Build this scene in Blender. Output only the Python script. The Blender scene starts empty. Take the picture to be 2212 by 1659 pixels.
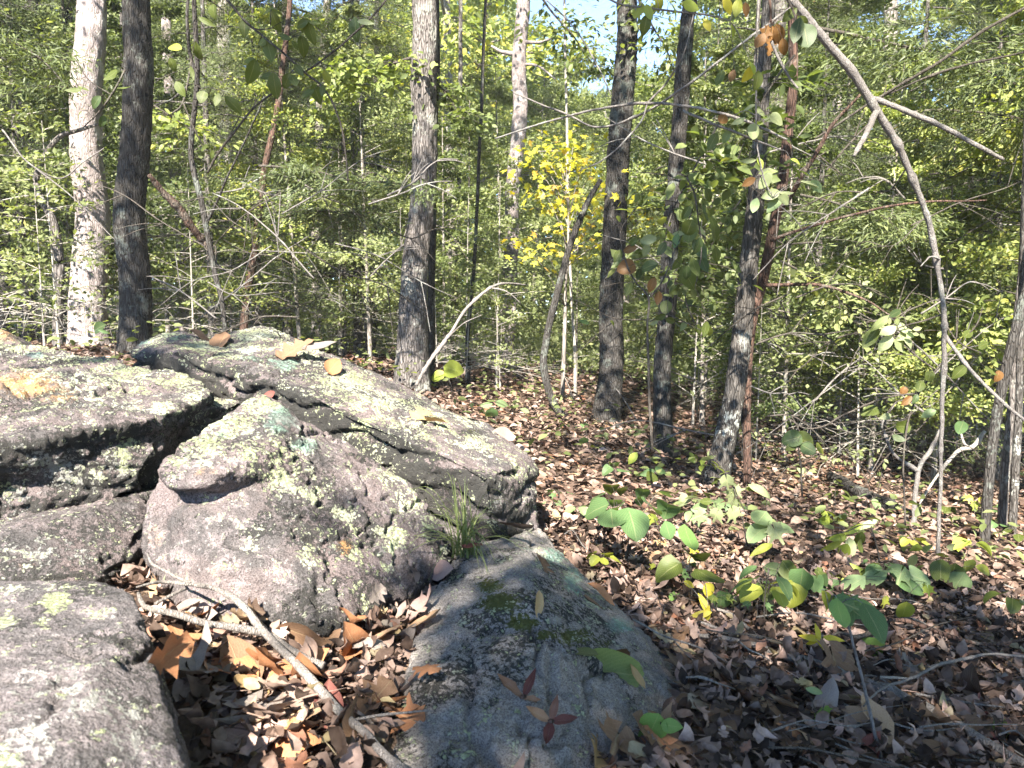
import bpy, bmesh, math, random
import numpy as np
from mathutils import Vector, Matrix
from mathutils.bvhtree import BVHTree

scene = bpy.context.scene
COL = scene.collection
rng = np.random.default_rng(7)
random.seed(7)

# ------------------------------------------------------------------ camera
EYE = np.array([0.0, 0.0, 0.85])
PITCH = math.radians(-5.0)
FPX = 1579.5                      # focal length in pixels of a 2212 px wide picture
cam = bpy.data.cameras.new('camera')
cam.sensor_width = 36.0
cam.lens = 18.0 / math.tan(math.radians(35.0))
cam.clip_start = 0.02
cam.clip_end = 2000
cam.dof.use_dof = True
cam.dof.focus_distance = 3.2
cam.dof.aperture_fstop = 9.0
camo = bpy.data.objects.new('camera', cam)
COL.objects.link(camo)
camo.location = EYE
camo.rotation_euler = (math.radians(90) + PITCH, 0, 0)
scene.camera = camo

# ------------------------------------------------------------------ light
SUN = np.array([-0.16, -0.75, 0.66]); SUN /= np.linalg.norm(SUN)
world = bpy.data.worlds.new('World'); scene.world = world
world.use_nodes = True
wn = world.node_tree
sky = wn.nodes.new('ShaderNodeTexSky')
sky.sky_type = 'NISHITA'
sky.sun_disc = False
sky.sun_elevation = math.asin(SUN[2])
sky.sun_rotation = math.atan2(SUN[0], SUN[1])
sky.air_density = 0.8; sky.dust_density = 0.0; sky.ozone_density = 4.0; sky.altitude = 1500
wn.links.new(sky.outputs[0], wn.nodes['Background'].inputs[0])
wn.nodes['Background'].inputs[1].default_value = 0.11
sl = bpy.data.lights.new('sun', 'SUN')
sl.energy = 5.0
sl.angle = math.radians(0.53)
sl.color = (1.0, 0.955, 0.89)
so = bpy.data.objects.new('sun', sl); COL.objects.link(so)
so.rotation_euler = Vector(SUN).to_track_quat('Z', 'Y').to_euler()
so.location = (-10, -10, 20)
vs = scene.view_settings
vs.view_transform = 'Standard'; vs.look = 'None'; vs.gamma = 1.0; vs.use_curve_mapping = False
vs.exposure = 2.65
try:
    vs.use_white_balance = True; vs.white_balance_temperature = 6950
except Exception:
    pass
cy = scene.cycles
cy.max_bounces = 6; cy.diffuse_bounces = 3; cy.glossy_bounces = 2; cy.transmission_bounces = 4
cy.caustics_reflective = False; cy.caustics_refractive = False
try:
    cy.use_denoising = True; cy.denoiser = 'OPENIMAGEDENOISE'
except Exception:
    pass

# ------------------------------------------------------------------ maths helpers
_c, _s = math.cos(PITCH), math.sin(PITCH)

def ray(px, py):
    a = (px - 1106.0) / FPX; b = (829.5 - py) / FPX
    return np.array([a, _c - _s * b, _s + _c * b])

def P(px, py, Y):
    """world point seen at (px,py) of the 2212x1659 picture at distance Y ahead"""
    r = ray(px, py)
    return EYE + r * (Y / r[1])

def proj(V):
    d = np.asarray(V) - EYE
    fy = d[:, 1] * _c + d[:, 2] * _s
    fz = -d[:, 1] * _s + d[:, 2] * _c
    fy = np.where(fy < 0.05, 0.05, fy)
    return 1106 + d[:, 0] / fy * FPX, 829.5 - fz / fy * FPX

def unit(v):
    v = np.asarray(v, float)
    return v / np.maximum(np.linalg.norm(v, axis=-1, keepdims=True), 1e-9)

def vnoise(Q, seed=0):
    Q = np.asarray(Q, float)
    i = np.floor(Q).astype(np.int64); f = Q - i
    u = f * f * (3 - 2 * f)
    def h(a, b, c):
        n = (a * 374761393 + b * 668265263 + c * 1440662683 + seed * 974634777) & 0xffffffff
        n = ((n ^ (n >> 13)) * 1274126177) & 0xffffffff
        n = ((n ^ (n >> 15)) * 2246822519) & 0xffffffff
        return (n ^ (n >> 16)) / 4294967296.0
    x, y, z = i[:, 0], i[:, 1], i[:, 2]
    r = 0
    for dx in (0, 1):
        wx = u[:, 0] if dx else 1 - u[:, 0]
        for dy in (0, 1):
            wy = u[:, 1] if dy else 1 - u[:, 1]
            for dz in (0, 1):
                wz = u[:, 2] if dz else 1 - u[:, 2]
                r = r + wx * wy * wz * h(x + dx, y + dy, z + dz)
    return r

def fbm(Q, octv=4, seed=0, gain=0.5):
    Q = np.asarray(Q, float); r = 0; a = 1; t = 0
    for o in range(octv):
        r = r + a * vnoise(Q * (2.03 ** o) + 17.3 * o, seed + o); t += a; a *= gain
    return r / t

def sstep(a, b, x):
    t = np.clip((x - a) / (b - a), 0, 1)
    return t * t * (3 - 2 * t)

# ------------------------------------------------------------------ ground height
_gp = [(888, 812, 6.8), (1308, 905, 7.6), (1430, 1005, 6.3), (1545, 1065, 5.2), (2125, 1175, 5.0), (195, 762, 8.5),
       (290, 772, 6.5), (1100, 785, 18), (1700, 850, 16), (680, 1395, 1.5), (600, 1600, 1.1), (2000, 1600, 1.65),
       (1475, 1440, 1.75), (1750, 1250, 2.9), (300, 735, 18), (1200, 905, 7.4), (1975, 1130, 5.5)]
_gq = np.array([P(*p) for p in _gp] + [np.array([-3, -3, .45]), np.array([2, -3, -.25]), np.array([-2.2, 1.2, .33])])

def _xe(x): return 14 * np.tanh(np.asarray(x, float) / 14)
def _ye(y): return 40 * np.tanh(np.asarray(y, float) / 40)
_gA = np.stack([np.ones(len(_gq)), _xe(_gq[:, 0]), _ye(_gq[:, 1])], 1)
_gc = np.linalg.lstsq(_gA, _gq[:, 2], rcond=None)[0]
_res = _gq[:, 2] - _gA @ _gc
def _sig(y): return 1.2 + 0.35 * np.clip(y, 0, 20)
_D = np.exp(-((_gq[:, None, 0] - _gq[None, :, 0]) ** 2 + (_gq[:, None, 1] - _gq[None, :, 1]) ** 2) / (2 * _sig(_gq[None, :, 1]) ** 2))
_w = np.linalg.solve(_D + 0.15 * np.eye(len(_gq)), _res)

def ground(x, y):
    x = np.asarray(x, float); y = np.asarray(y, float)
    r = _gc[0] + _gc[1] * _xe(x) + _gc[2] * _ye(y)
    for q, w in zip(_gq, _w):
        r = r + w * np.exp(-((x - q[0]) ** 2 + (y - q[1]) ** 2) / (2 * _sig(q[1]) ** 2))
    return r

def PG(px, py, dz=0.0):
    """point of the ray through a pixel that lies dz above the ground"""
    r = ray(px, py); t = 0.3
    for k in range(4000):
        p = EYE + r * t
        if p[2] <= ground(p[0], p[1]) + dz: return p
        t += 0.006 + t * 0.002
    return p

def onground(x, y, dz=0.0):
    return np.array([x, y, float(ground(x, y)) + dz])

# ------------------------------------------------------------------ mesh helpers
def mk_mesh(name, V, faces, mats=(), midx=None, smooth=True, uv=None):
    V = np.asarray(V, np.float32).reshape(-1, 3)
    faces = [np.asarray(f, np.int32) for f in faces if len(f)]
    me = bpy.data.meshes.new(name)
    me.vertices.add(len(V)); me.vertices.foreach_set('co', V.ravel())
    li = np.concatenate([f.ravel() for f in faces])
    tot = np.concatenate([np.full(len(f), f.shape[1], np.int32) for f in faces])
    st = np.concatenate([[0], np.cumsum(tot)[:-1]]).astype(np.int32)
    me.loops.add(len(li)); me.loops.foreach_set('vertex_index', li)
    me.polygons.add(len(tot)); me.polygons.foreach_set('loop_start', st); me.polygons.foreach_set('loop_total', tot)
    if midx is not None: me.polygons.foreach_set('material_index', np.asarray(midx, np.int32))
    if smooth: me.polygons.foreach_set('use_smooth', np.ones(len(tot), bool))
    if uv is not None:
        ul = me.uv_layers.new(name='uv')
        ul.data.foreach_set('uv', np.asarray(uv, np.float32)[li].ravel())
    for m in mats: me.materials.append(m)
    me.update(calc_edges=True)
    return me

def link(name, data, parent=None, loc=None, label=None, cat=None, group=None, kind=None):
    o = bpy.data.objects.new(name, data); COL.objects.link(o)
    if loc is not None: o.location = loc
    if parent is not None: o.parent = parent
    if label: o['label'] = label
    if cat: o['category'] = cat
    if group: o['group'] = group
    if kind: o['kind'] = kind
    return o

def empty(name, loc, label, cat, group=None):
    return link(name, None, None, loc, label, cat, group)

class MB:
    def __init__(s): s.V = []; s.F3 = []; s.F4 = []; s.n = 0
    def add(s, V, F4=None, F3=None):
        V = np.asarray(V, float)
        if F4 is not None and len(F4): s.F4.append(np.asarray(F4) + s.n)
        if F3 is not None and len(F3): s.F3.append(np.asarray(F3) + s.n)
        s.V.append(V); s.n += len(V)
    def mesh(s, name, mats, off=None, smooth=True):
        V = np.concatenate(s.V)
        if off is not None: V = V - np.asarray(off)
        fs = []
        if s.F4: fs.append(np.concatenate(s.F4))
        if s.F3: fs.append(np.concatenate(s.F3))
        return mk_mesh(name, V, fs, mats, smooth=smooth)

def catmull(pts, n):
    pts = np.asarray(pts, float)
    if len(pts) == 2:
        t = np.linspace(0, 1, n)[:, None]; return pts[0] * (1 - t) + pts[1] * t
    p = np.vstack([2 * pts[0] - pts[1], pts, 2 * pts[-1] - pts[-2]])
    t = np.linspace(0, len(pts) - 1 - 1e-6, n); i = t.astype(int); f = (t - i)[:, None]
    a, b, c, d = p[i], p[i + 1], p[i + 2], p[i + 3]
    return 0.5 * (2 * b + (c - a) * f + (2 * a - 5 * b + 4 * c - d) * f ** 2 + (3 * b - a - 3 * c + d) * f ** 3)

def tube(pts, rad, sides=6, cap=True):
    pts = np.asarray(pts, float); n = len(pts)
    rad = np.broadcast_to(np.asarray(rad, float), (n,))
    T = np.gradient(pts, axis=0); T = unit(T)
    ref = np.array([0.0, 0.0, 1.0]) if abs(T[:, 2].mean()) < 0.8 else np.array([1.0, 0.0, 0.0])
    A = unit(np.cross(T, ref)); B = np.cross(T, A)
    th = np.arange(sides) / sides * 2 * math.pi
    V = pts[:, None, :] + rad[:, None, None] * (np.cos(th)[None, :, None] * A[:, None, :] + np.sin(th)[None, :, None] * B[:, None, :])
    V = V.reshape(-1, 3)
    i = np.arange(n - 1)[:, None] * sides; j = np.arange(sides)[None, :]; k = (j + 1) % sides
    F = np.stack([i + j, i + k, i + sides + k, i + sides + j], -1).reshape(-1, 4)
    F3 = None
    if cap:
        V = np.vstack([V, pts[0], pts[-1]])
        a = n * sides; jj = np.arange(sides); kk = (jj + 1) % sides
        F3 = np.vstack([np.stack([kk, jj, np.full(sides, a)], 1), np.stack([(n - 1) * sides + jj, (n - 1) * sides + kk, np.full(sides, a + 1)], 1)])
    return V, F, F3

def wob(pts, amp, freq, seed):
    pts = np.asarray(pts, float)
    o = np.stack([fbm(pts * freq + 31.7 * k + seed * 3.1, 2, seed + k) - .5 for k in range(3)], 1)
    return pts + o * amp

# leaf templates: x across, y along from the stalk, z up
T2V = np.array([[0, 0, 0], [.27, .45, .05], [0, 1, -.06], [-.27, .45, .05]])
T2F = np.array([[0, 1, 2], [0, 2, 3]])
T4V = np.array([[0, 0, 0], [.22, .25, .04], [.25, .6, .05], [0, 1, -.08], [-.25, .6, .05], [-.22, .25, .04], [0, .45, 0]])
T4F = np.array([[0, 1, 6], [1, 2, 6], [2, 3, 6], [3, 4, 6], [4, 5, 6], [5, 0, 6]])

def leaf_batch(TV, TF, pos, head, nrm, size):
    Y = unit(head); X = unit(np.cross(Y, nrm)); Z = np.cross(X, Y)
    size = np.broadcast_to(np.asarray(size, float), (len(pos),))
    V = pos[:, None, :] + size[:, None, None] * (TV[None, :, 0:1] * X[:, None, :] + TV[None, :, 1:2] * Y[:, None, :] + TV[None, :, 2:3] * Z[:, None, :])
    F = (np.arange(len(pos))[:, None, None] * len(TV) + TF[None]).reshape(-1, TF.shape[1])
    return V.reshape(-1, 3), F

# ------------------------------------------------------------------ materials
class N:
    def __init__(s, name):
        s.m = bpy.data.materials.new(name); s.m.use_nodes = True
        s.t = s.m.node_tree; s.t.nodes.clear()
        s.out = s.t.nodes.new('ShaderNodeOutputMaterial')
    def new(s, typ, ins=None, **kw):
        n = s.t.nodes.new('ShaderNode' + typ)
        for k, v in kw.items(): setattr(n, k, v)
        for k, v in (ins or {}).items(): s.set(n.inputs[k], v)
        return n
    def set(s, sock, v):
        if isinstance(v, bpy.types.NodeSocket): s.t.links.new(v, sock)
        elif isinstance(v, bpy.types.Node): s.t.links.new(v.outputs[0], sock)
        else:
            if hasattr(sock.default_value, '__len__') and not hasattr(v, '__len__'): v = (v, v, v, 1)
            if hasattr(v, '__len__') and len(v) == 3 and len(sock.default_value) == 4: v = (*v, 1)
            sock.default_value = v
    def ramp(s, fac, stops, mode='LINEAR'):
        n = s.t.nodes.new('ShaderNodeValToRGB'); n.color_ramp.interpolation = mode
        e = n.color_ramp.elements
        while len(e) < len(stops): e.new(0.5)
        for el, (p, c) in zip(e, stops):
            el.position = p; el.color = (*c, 1) if hasattr(c, '__len__') else (c, c, c, 1)
        s.set(n.inputs[0], fac); return n.outputs[0]
    def mix(s, fac, a, b, blend='MIX'):
        n = s.t.nodes.new('ShaderNodeMix'); n.data_type = 'RGBA'; n.blend_type = blend
        s.set(n.inputs[0], fac); s.set(n.inputs[6], a); s.set(n.inputs[7], b); return n.outputs[2]
    def math(s, op, a, b=0.0, c=0.0, clamp=False):
        n = s.t.nodes.new('ShaderNodeMath'); n.operation = op; n.use_clamp = clamp
        s.set(n.inputs[0], a); s.set(n.inputs[1], b); s.set(n.inputs[2], c); return n.outputs[0]
    def maprange(s, v, a, b, c=0.0, d=1.0):
        n = s.t.nodes.new('ShaderNodeMapRange'); n.interpolation_type = 'SMOOTHSTEP'
        for i, x in enumerate((v, a, b, c, d)): s.set(n.inputs[i], x)
        return n.outputs[0]
    def noise(s, vec, scale, detail=4, rough=.55, dist=0.0):
        return s.new('TexNoise', {'Vector': vec, 'Scale': scale, 'Detail': detail, 'Roughness': rough, 'Distortion': dist}).outputs[0]
    def done(s, sh): s.t.links.new(sh, s.out.inputs[0]); return s.m

def leaf_material(name, stops, trans=0.38, hue=0.25, rough=.5, spec=.35, tint=(1.15, 1.2, .5)):
    n = N(name)
    isl = n.new('NewGeometry').outputs['Random Per Island']
    oi = n.new('ObjectInfo').outputs['Random']
    f = n.math('ADD', n.math('MULTIPLY', isl, 1 - hue), n.math('MULTIPLY', oi, hue))
    c = n.ramp(f, stops)
    pr = n.new('BsdfPrincipled', {'Base Color': c, 'Roughness': rough, 'Specular IOR Level': spec})
    tr = n.new('BsdfTranslucent', {'Color': n.mix(1.0, c, tint, 'MULTIPLY')})
    mx = n.new('MixShader', {0: trans, 1: pr.outputs[0], 2: tr.outputs[0]})
    return n.done(mx.outputs[0])

M = {}
M['leaf_far'] = leaf_material('foliage_far', [(0, (.06, .085, .028)), (.3, (.13, .16, .06)), (.65, (.22, .26, .115)), (.93, (.31, .33, .15)), (1, (.42, .34, .10))], .5, .45)
M['leaf_lime'] = leaf_material('foliage_lime', [(0, (.10, .13, .04)), (.35, (.2, .25, .08)), (.75, (.31, .35, .12)), (1, (.48, .42, .07))], .5, .35)
M['leaf_mid'] = leaf_material('foliage_mid', [(0, (.05, .075, .025)), (.4, (.11, .145, .05)), (.8, (.2, .24, .095)), (1, (.34, .31, .08))], .5, .45)
M['needle'] = leaf_material('foliage_needle', [(0, (.05, .065, .03)), (.5, (.10, .13, .055)), (.9, (.18, .21, .085)), (1, (.3, .19, .09))], .38, .35)
M['leaf_yellow'] = leaf_material('foliage_yellow', [(0, (.22, .26, .05)), (.3, (.42, .42, .05)), (.7, (.58, .52, .05)), (.9, (.5, .36, .06)), (1, (.3, .2, .06))], .45, .0, tint=(1.1, 1.1, .5))

def near_leaf_material(name, rough=.45, trans=.35, vein=.35, tint=(1.2, 1.15, .5), bump=.25):
    """leaf with its own object colour, midrib and side veins from its uv"""
    n = N(name)
    oc = n.new('ObjectInfo')
    uv = n.new('UVMap', uv_map='uv').outputs[0]
    sp = n.new('SeparateXYZ', {0: uv})
    u = n.math('ABSOLUTE', sp.outputs[0]); v = sp.outputs[1]
    mid = n.maprange(u, .015, .05, 1, 0)
    w = n.math('SINE', n.math('MULTIPLY', n.math('SUBTRACT', v, n.math('MULTIPLY', u, .55)), 62))
    side = n.math('MULTIPLY', n.maprange(w, .86, 1.0), .6)
    ve = n.math('MAXIMUM', mid, side)
    co = n.new('TexCoord').outputs['Object']
    no = n.noise(co, 45, 4, .65)
    no2 = n.noise(co, 160, 3, .6)
    c = n.mix(n.maprange(no, .35, .75, 0, .55), oc.outputs['Color'], n.mix(1, oc.outputs['Color'], (.55, .5, .45), 'MULTIPLY'))
    c = n.mix(n.maprange(no2, .62, .75, 0, .5), c, n.mix(1, oc.outputs['Color'], (.5, .4, .3), 'MULTIPLY'))
    c = n.mix(n.math('MULTIPLY', ve, vein), c, n.mix(.5, oc.outputs['Color'], (.5, .45, .25)))
    bp = n.new('Bump', {'Strength': bump, 'Distance': .002, 'Height': n.math('ADD', n.math('MULTIPLY', ve, -1), n.math('MULTIPLY', no2, .6))})
    pr = n.new('BsdfPrincipled', {'Base Color': c, 'Roughness': rough, 'Specular IOR Level': .3, 'Normal': bp.outputs[0]})
    tr = n.new('BsdfTranslucent', {'Color': n.mix(1.0, c, tint, 'MULTIPLY')})
    return n.done(n.new('MixShader', {0: trans, 1: pr.outputs[0], 2: tr.outputs[0]}).outputs[0])
M['leaf_near'] = near_leaf_material('green_leaf', trans=.42, vein=.5)
M['leaf_dry'] = near_leaf_material('dry_leaf', .75, .12, .3, (1.2, .8, .5), .5)

def litter_material():
    n = N('leaf_litter')
    isl = n.new('NewGeometry').outputs['Random Per Island']
    c = n.ramp(isl, [(0, (.022, .015, .012)), (.22, (.06, .04, .03)), (.42, (.15, .10, .078)), (.6, (.26, .185, .15)), (.74, (.2, .145, .12)),
                     (.86, (.40, .30, .26)), (.92, (.22, .10, .06)), (.96, (.15, .135, .125)), (1, (.36, .28, .14))])
    co = n.new('TexCoord').outputs['Object']
    no = n.noise(co, 70, 3, .6)
    c = n.mix(n.maprange(no, .35, .7, 0, .6), c, n.mix(1, c, (.45, .42, .4), 'MULTIPLY'))
    pr = n.new('BsdfPrincipled', {'Base Color': c, 'Roughness': .75, 'Specular IOR Level': .2})
    tr = n.new('BsdfTranslucent', {'Color': c})
    return n.done(n.new('MixShader', {0: .12, 1: pr.outputs[0], 2: tr.outputs[0]}).outputs[0])
M['litter'] = litter_material()

def bark_material(name, dark, light, lichen=(.4, .42, .38), lichen_amt=.3, scale=1.0, furrow=.8, crack=(.03, .026, .022), zfade=False):
    n = N(name)
    co = n.new('TexCoord').outputs['Object']
    mp = n.new('Mapping', {'Vector': co, 'Scale': (26 * scale, 26 * scale, 4.5 * scale)}).outputs[0]
    mp2 = n.new('Mapping', {'Vector': co, 'Scale': (60 * scale, 60 * scale, 22 * scale)}).outputs[0]
    a = n.noise(mp, 1.0, 5, .65, .6)
    b = n.noise(mp2, 1.0, 4, .6)
    big = n.noise(co, 1.7, 3, .6)
    vo = n.new('TexVoronoi', {'Vector': mp, 'Scale': 1.3, 'Randomness': 1.0}, feature='DISTANCE_TO_EDGE').outputs[0]
    crk = n.maprange(vo, .0, .16, 1, 0)
    c = n.mix(n.maprange(n.math('ADD', n.math('MULTIPLY', a, .7), n.math('MULTIPLY', b, .4)), .35, .75), dark, light)
    c = n.mix(n.maprange(big, .35, .7, 0, .55), c, n.mix(1, c, (.6, .58, .55), 'MULTIPLY'))
    lm = n.math('MULTIPLY', n.maprange(n.math('ADD', n.noise(co, 5, 5, .7), n.math('MULTIPLY', b, .25)), .66, .74), lichen_amt)
    if zfade:
        lm = n.math('MULTIPLY', lm, n.maprange(n.new('SeparateXYZ', {0: co}).outputs[2], .3, 1.7, 1, .12))
    c = n.mix(n.math('MULTIPLY', crk, furrow), c, crack)
    c = n.mix(lm, c, lichen)
    h = n.math('SUBTRACT', n.math('ADD', n.math('MULTIPLY', a, .8), n.math('MULTIPLY', b, .4)), n.math('MULTIPLY', crk, furrow))
    bp = n.new('Bump', {'Strength': .9, 'Distance': .012, 'Height': h})
    return n.done(n.new('BsdfPrincipled', {'Base Color': c, 'Roughness': .9, 'Specular IOR Level': .15, 'Normal': bp.outputs[0]}).outputs[0])
M['bark_pale'] = bark_material('bark_pale', (.17, .145, .14), (.34, .3, .297), (.6, .58, .54), .4, 1.5, .5, (.16, .13, .12))
M['bark_dark'] = bark_material('bark_dark', (.028, .026, .025), (.085, .08, .075), (.2, .23, .2), .35, 1.7, .8)
M['bark_grey'] = bark_material('bark_grey', (.07, .063, .06), (.22, .2, .19), (.33, .34, .3), .5, 1.5, .7)
M['bark_far'] = bark_material('bark_far', (.16, .14, .125), (.34, .31, .28), (.45, .46, .4), .4, .6, .5)
M['bark_lichen'] = bark_material('bark_lichen', (.04, .037, .034), (.13, .12, .112), (.46, .48, .44), .95, 1.6, .7, zfade=True)
M['bark_red'] = bark_material('bark_red', (.05, .03, .025), (.14, .085, .065), (.2, .2, .17), .3, 1.5, .6)
M['twig_pale'] = bark_material('twig_pale', (.28, .26, .23), (.46, .43, .39), (.5, .5, .45), .2, 3, .3, (.12, .1, .09))
M['twig_grey'] = bark_material('twig_grey', (.13, .12, .115), (.28, .26, .245), (.42, .44, .4), .35, 5, .25, (.07, .06, .055))
M['twig_dark'] = bark_material('twig_dark', (.04, .035, .03), (.12, .105, .09), (.25, .25, .2), .2, 3, .3)
M['stick_grey'] = bark_material('stick_grey', (.19, .17, .16), (.36, .33, .305), (.46, .46, .42), .25, 6, .25, (.1, .085, .075))

def ground_material():
    n = N('forest_floor')
    co = n.new('TexCoord').outputs['Object']
    v = n.new('TexVoronoi', {'Vector': n.new('Mapping', {'Vector': co, 'Scale': (1, 1, 1)}).outputs[0], 'Scale': 14.0, 'Randomness': 1.0})
    vc = n.new('SeparateColor', {0: v.outputs['Color']}).outputs[0]
    c = n.ramp(vc, [(0, (.03, .022, .017)), (.3, (.09, .06, .042)), (.55, (.2, .14, .1)), (.75, (.3, .21, .16)), (.9, (.22, .11, .06)), (1, (.36, .28, .22))])
    no = n.noise(co, 3, 5, .65)
    c = n.mix(n.maprange(no, .4, .65, 0, .7), c, (.05, .036, .027))
    h = n.math('ADD', n.math('MULTIPLY', v.outputs['Distance'], 1.0), n.noise(co, 40, 4, .6))
    bp = n.new('Bump', {'Strength': .8, 'Distance': .03, 'Height': h})
    return n.done(n.new('BsdfPrincipled', {'Base Color': c, 'Roughness': .95, 'Specular IOR Level': .1, 'Normal': bp.outputs[0]}).outputs[0])
M['ground'] = ground_material()

def rock_material(name, a, b, cc):
    """sandstone with crusty pale lichen (mask r), black crust and moss (g), rust (b); mask2: olive moss, teal lichen, white speckle"""
    n = N(name)
    co = n.new('TexCoord').outputs['Object']
    m1 = n.new('SeparateColor', {0: n.new('Attribute', attribute_name='mask').outputs[0]})
    m2 = n.new('SeparateColor', {0: n.new('Attribute', attribute_name='mask2').outputs[0]})
    n_big = n.noise(co, 6, 5, .6, .3)
    n_mid = n.noise(co, 22, 6, .68, .4)
    n_fin = n.noise(co, 95, 5, .7)
    n_grn = n.noise(co, 320, 3, .65)
    c = n.mix(n.maprange(n_big, .38, .62), a, b)
    c = n.mix(n.maprange(n_mid, .45, .68), c, cc)
    c = n.mix(n.maprange(n_grn, .46, .6, 0, .8), c, n.mix(1, c, (.35, .33, .33), 'MULTIPLY'))
    c = n.mix(n.maprange(n_fin, .56, .66, 0, .75), c, n.mix(.5, c, (.5, .46, .45)))
    # rust / ochre stain
    rs = n.maprange(n.math('ADD', m1.outputs[2], n.math('MULTIPLY', n.math('SUBTRACT', n_mid, .5), 1.4)), .35, .75)
    c = n.mix(n.math('MULTIPLY', rs, .8), c, n.mix(n_fin, (.22, .11, .04), (.5, .3, .12)))
    # olive moss
    ms = n.maprange(n.math('ADD', m2.outputs[0], n.math('MULTIPLY', n.math('SUBTRACT', n_fin, .5), 1.6)), .42, .6)
    # black crust
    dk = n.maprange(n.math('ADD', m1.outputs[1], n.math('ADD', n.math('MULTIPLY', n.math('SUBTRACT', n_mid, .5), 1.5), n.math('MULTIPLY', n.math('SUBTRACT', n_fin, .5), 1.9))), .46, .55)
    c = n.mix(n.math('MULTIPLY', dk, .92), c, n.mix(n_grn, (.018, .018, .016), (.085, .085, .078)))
    c = n.mix(ms, c, n.mix(n_grn, (.04, .045, .014), (.15, .155, .045)))
    # white-grey speckle crust
    wsp = n.maprange(n.math('ADD', m2.outputs[2], n.math('ADD', n.math('MULTIPLY', n.math('SUBTRACT', n_mid, .5), 1.6), n.math('MULTIPLY', n.math('SUBTRACT', n_fin, .5), 1.8))), .5, .6)
    c = n.mix(n.math('MULTIPLY', wsp, .85), c, n.mix(n_grn, (.26, .26, .24), (.48, .48, .45)))
    # pale leafy lichen, ragged edge
    vor = n.new('TexVoronoi', {'Vector': co, 'Scale': 120.0, 'Randomness': 1.0}, feature='F1')
    lf = n.math('ADD', m1.outputs[0], n.math('ADD', n.math('MULTIPLY', n.math('SUBTRACT', n_mid, .5), 2.2), n.math('MULTIPLY', n.math('SUBTRACT', n_fin, .5), 1.6)))
    vcol = n.new('SeparateColor', {0: vor.outputs['Color']}).outputs[0]
    vor2 = n.new('TexVoronoi', {'Vector': co, 'Scale': 48.0, 'Randomness': 1.0}, feature='F1')
    vcol2 = n.new('SeparateColor', {0: vor2.outputs['Color']}).outputs[1]
    lf = n.math('ADD', lf, n.math('ADD', n.math('MULTIPLY', n.math('SUBTRACT', vcol, .5), .3), n.math('MULTIPLY', n.math('SUBTRACT', vcol2, .5), .28)))
    lf = n.math('SUBTRACT', lf, n.math('MULTIPLY', n.maprange(vor.outputs['Distance'], .35, .8), .22))
    li = n.maprange(lf, .42, .445)
    tl = n.maprange(n.math('ADD', m2.outputs[1], n.math('MULTIPLY', n.math('SUBTRACT', n_mid, .5), 1.2)), .4, .7)
    lcol = n.mix(n.maprange(n_big, .4, .62), (.42, .46, .28), (.48, .50, .39))
    lcol = n.mix(tl, lcol, (.3, .45, .37))
    lcol = n.mix(n.maprange(vor.outputs['Distance'], .2, .75, 0, .5), lcol, n.mix(1, lcol, (.5, .5, .42), 'MULTIPLY'))
    lcol = n.mix(n.maprange(n_grn, .5, .75, 0, .55), lcol, (.14, .14, .09))
    c = n.mix(n.math('MULTIPLY', tl, .45), c, (.23, .33, .28))
    c = n.mix(li, c, lcol)
    h1 = n.math('ADD', n.math('MULTIPLY', n_mid, .9), n.math('ADD', n.math('MULTIPLY', n_fin, .5), n.math('MULTIPLY', n_grn, .22)))
    h2 = n.math('MULTIPLY', li, n.math('SUBTRACT', .55, n.math('MULTIPLY', vor.outputs['Distance'], .5)))
    h3 = n.math('MULTIPLY', dk, n.math('MULTIPLY', n_grn, .6))
    bp = n.new('Bump', {'Strength': 1.0, 'Distance': .02, 'Height': n.math('ADD', h1, n.math('ADD', h2, h3))})
    return n.done(n.new('BsdfPrincipled', {'Base Color': c, 'Roughness': .88, 'Specular IOR Level': .2, 'Normal': bp.outputs[0]}).outputs[0])
M['rock'] = rock_material('sandstone', (.165, .135, .132), (.09, .084, .083), (.27, .232, .236))
M['rock_grey'] = rock_material('grey_stone', (.28, .255, .235), (.34, .312, .288), (.2, .186, .172))
M['rock_mottled'] = rock_material('mottled_stone', (.16, .143, .144), (.10, .095, .095), (.28, .243, .247))
M['blade'] = leaf_material('grass_blade', [(0, (.07, .10, .035)), (.6, (.13, .16, .06)), (.85, (.3, .26, .13)), (1, (.36, .3, .18))], .25, 0)

# ------------------------------------------------------------------ ground sheet
def build_ground():
    xs = np.concatenate([-np.geomspace(5, 400, 60)[::-1], np.arange(-4.96, 5.5, .05), np.geomspace(5.6, 400, 60)])
    ys = np.concatenate([-np.geomspace(2, 120, 25)[::-1], np.arange(-1.95, 8.0, .05), np.geomspace(8.1, 500, 80)])
    X, Y = np.meshgrid(xs, ys, indexing='ij')
    x, y = X.ravel(), Y.ravel()
    z = ground(x, y)
    q = np.stack([x, y, 0 * x], 1)
    z = z + (fbm(q * 1.3, 4, 3) - .5) * .10 * np.clip((np.hypot(x, y) - .5) / 3, .15, 1) + (fbm(q * 9, 3, 9) - .5) * .02
    V = np.stack([x, y, z], 1)
    nx, ny = len(xs), len(ys)
    i = (np.arange(nx - 1)[:, None] * ny + np.arange(ny - 1)[None, :])
    F = np.stack([i, i + ny, i + ny + 1, i + 1], -1).reshape(-1, 4)
    me = mk_mesh('forest_ground', V, [F], [M['ground']])
    o = link('forest_ground', me, kind='structure', label='leaf strewn forest floor sloping down to the right')
    near = (np.abs(V[:, 0]) < 6) & (V[:, 1] > -2) & (V[:, 1] < 9)
    fk = near[F].all(1)
    return V, F[fk]
GV, GF = build_ground()

# ------------------------------------------------------------------ rocks
BVH_V = [GV]; BVH_F = [GF]; _nb = [len(GV)]

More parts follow.
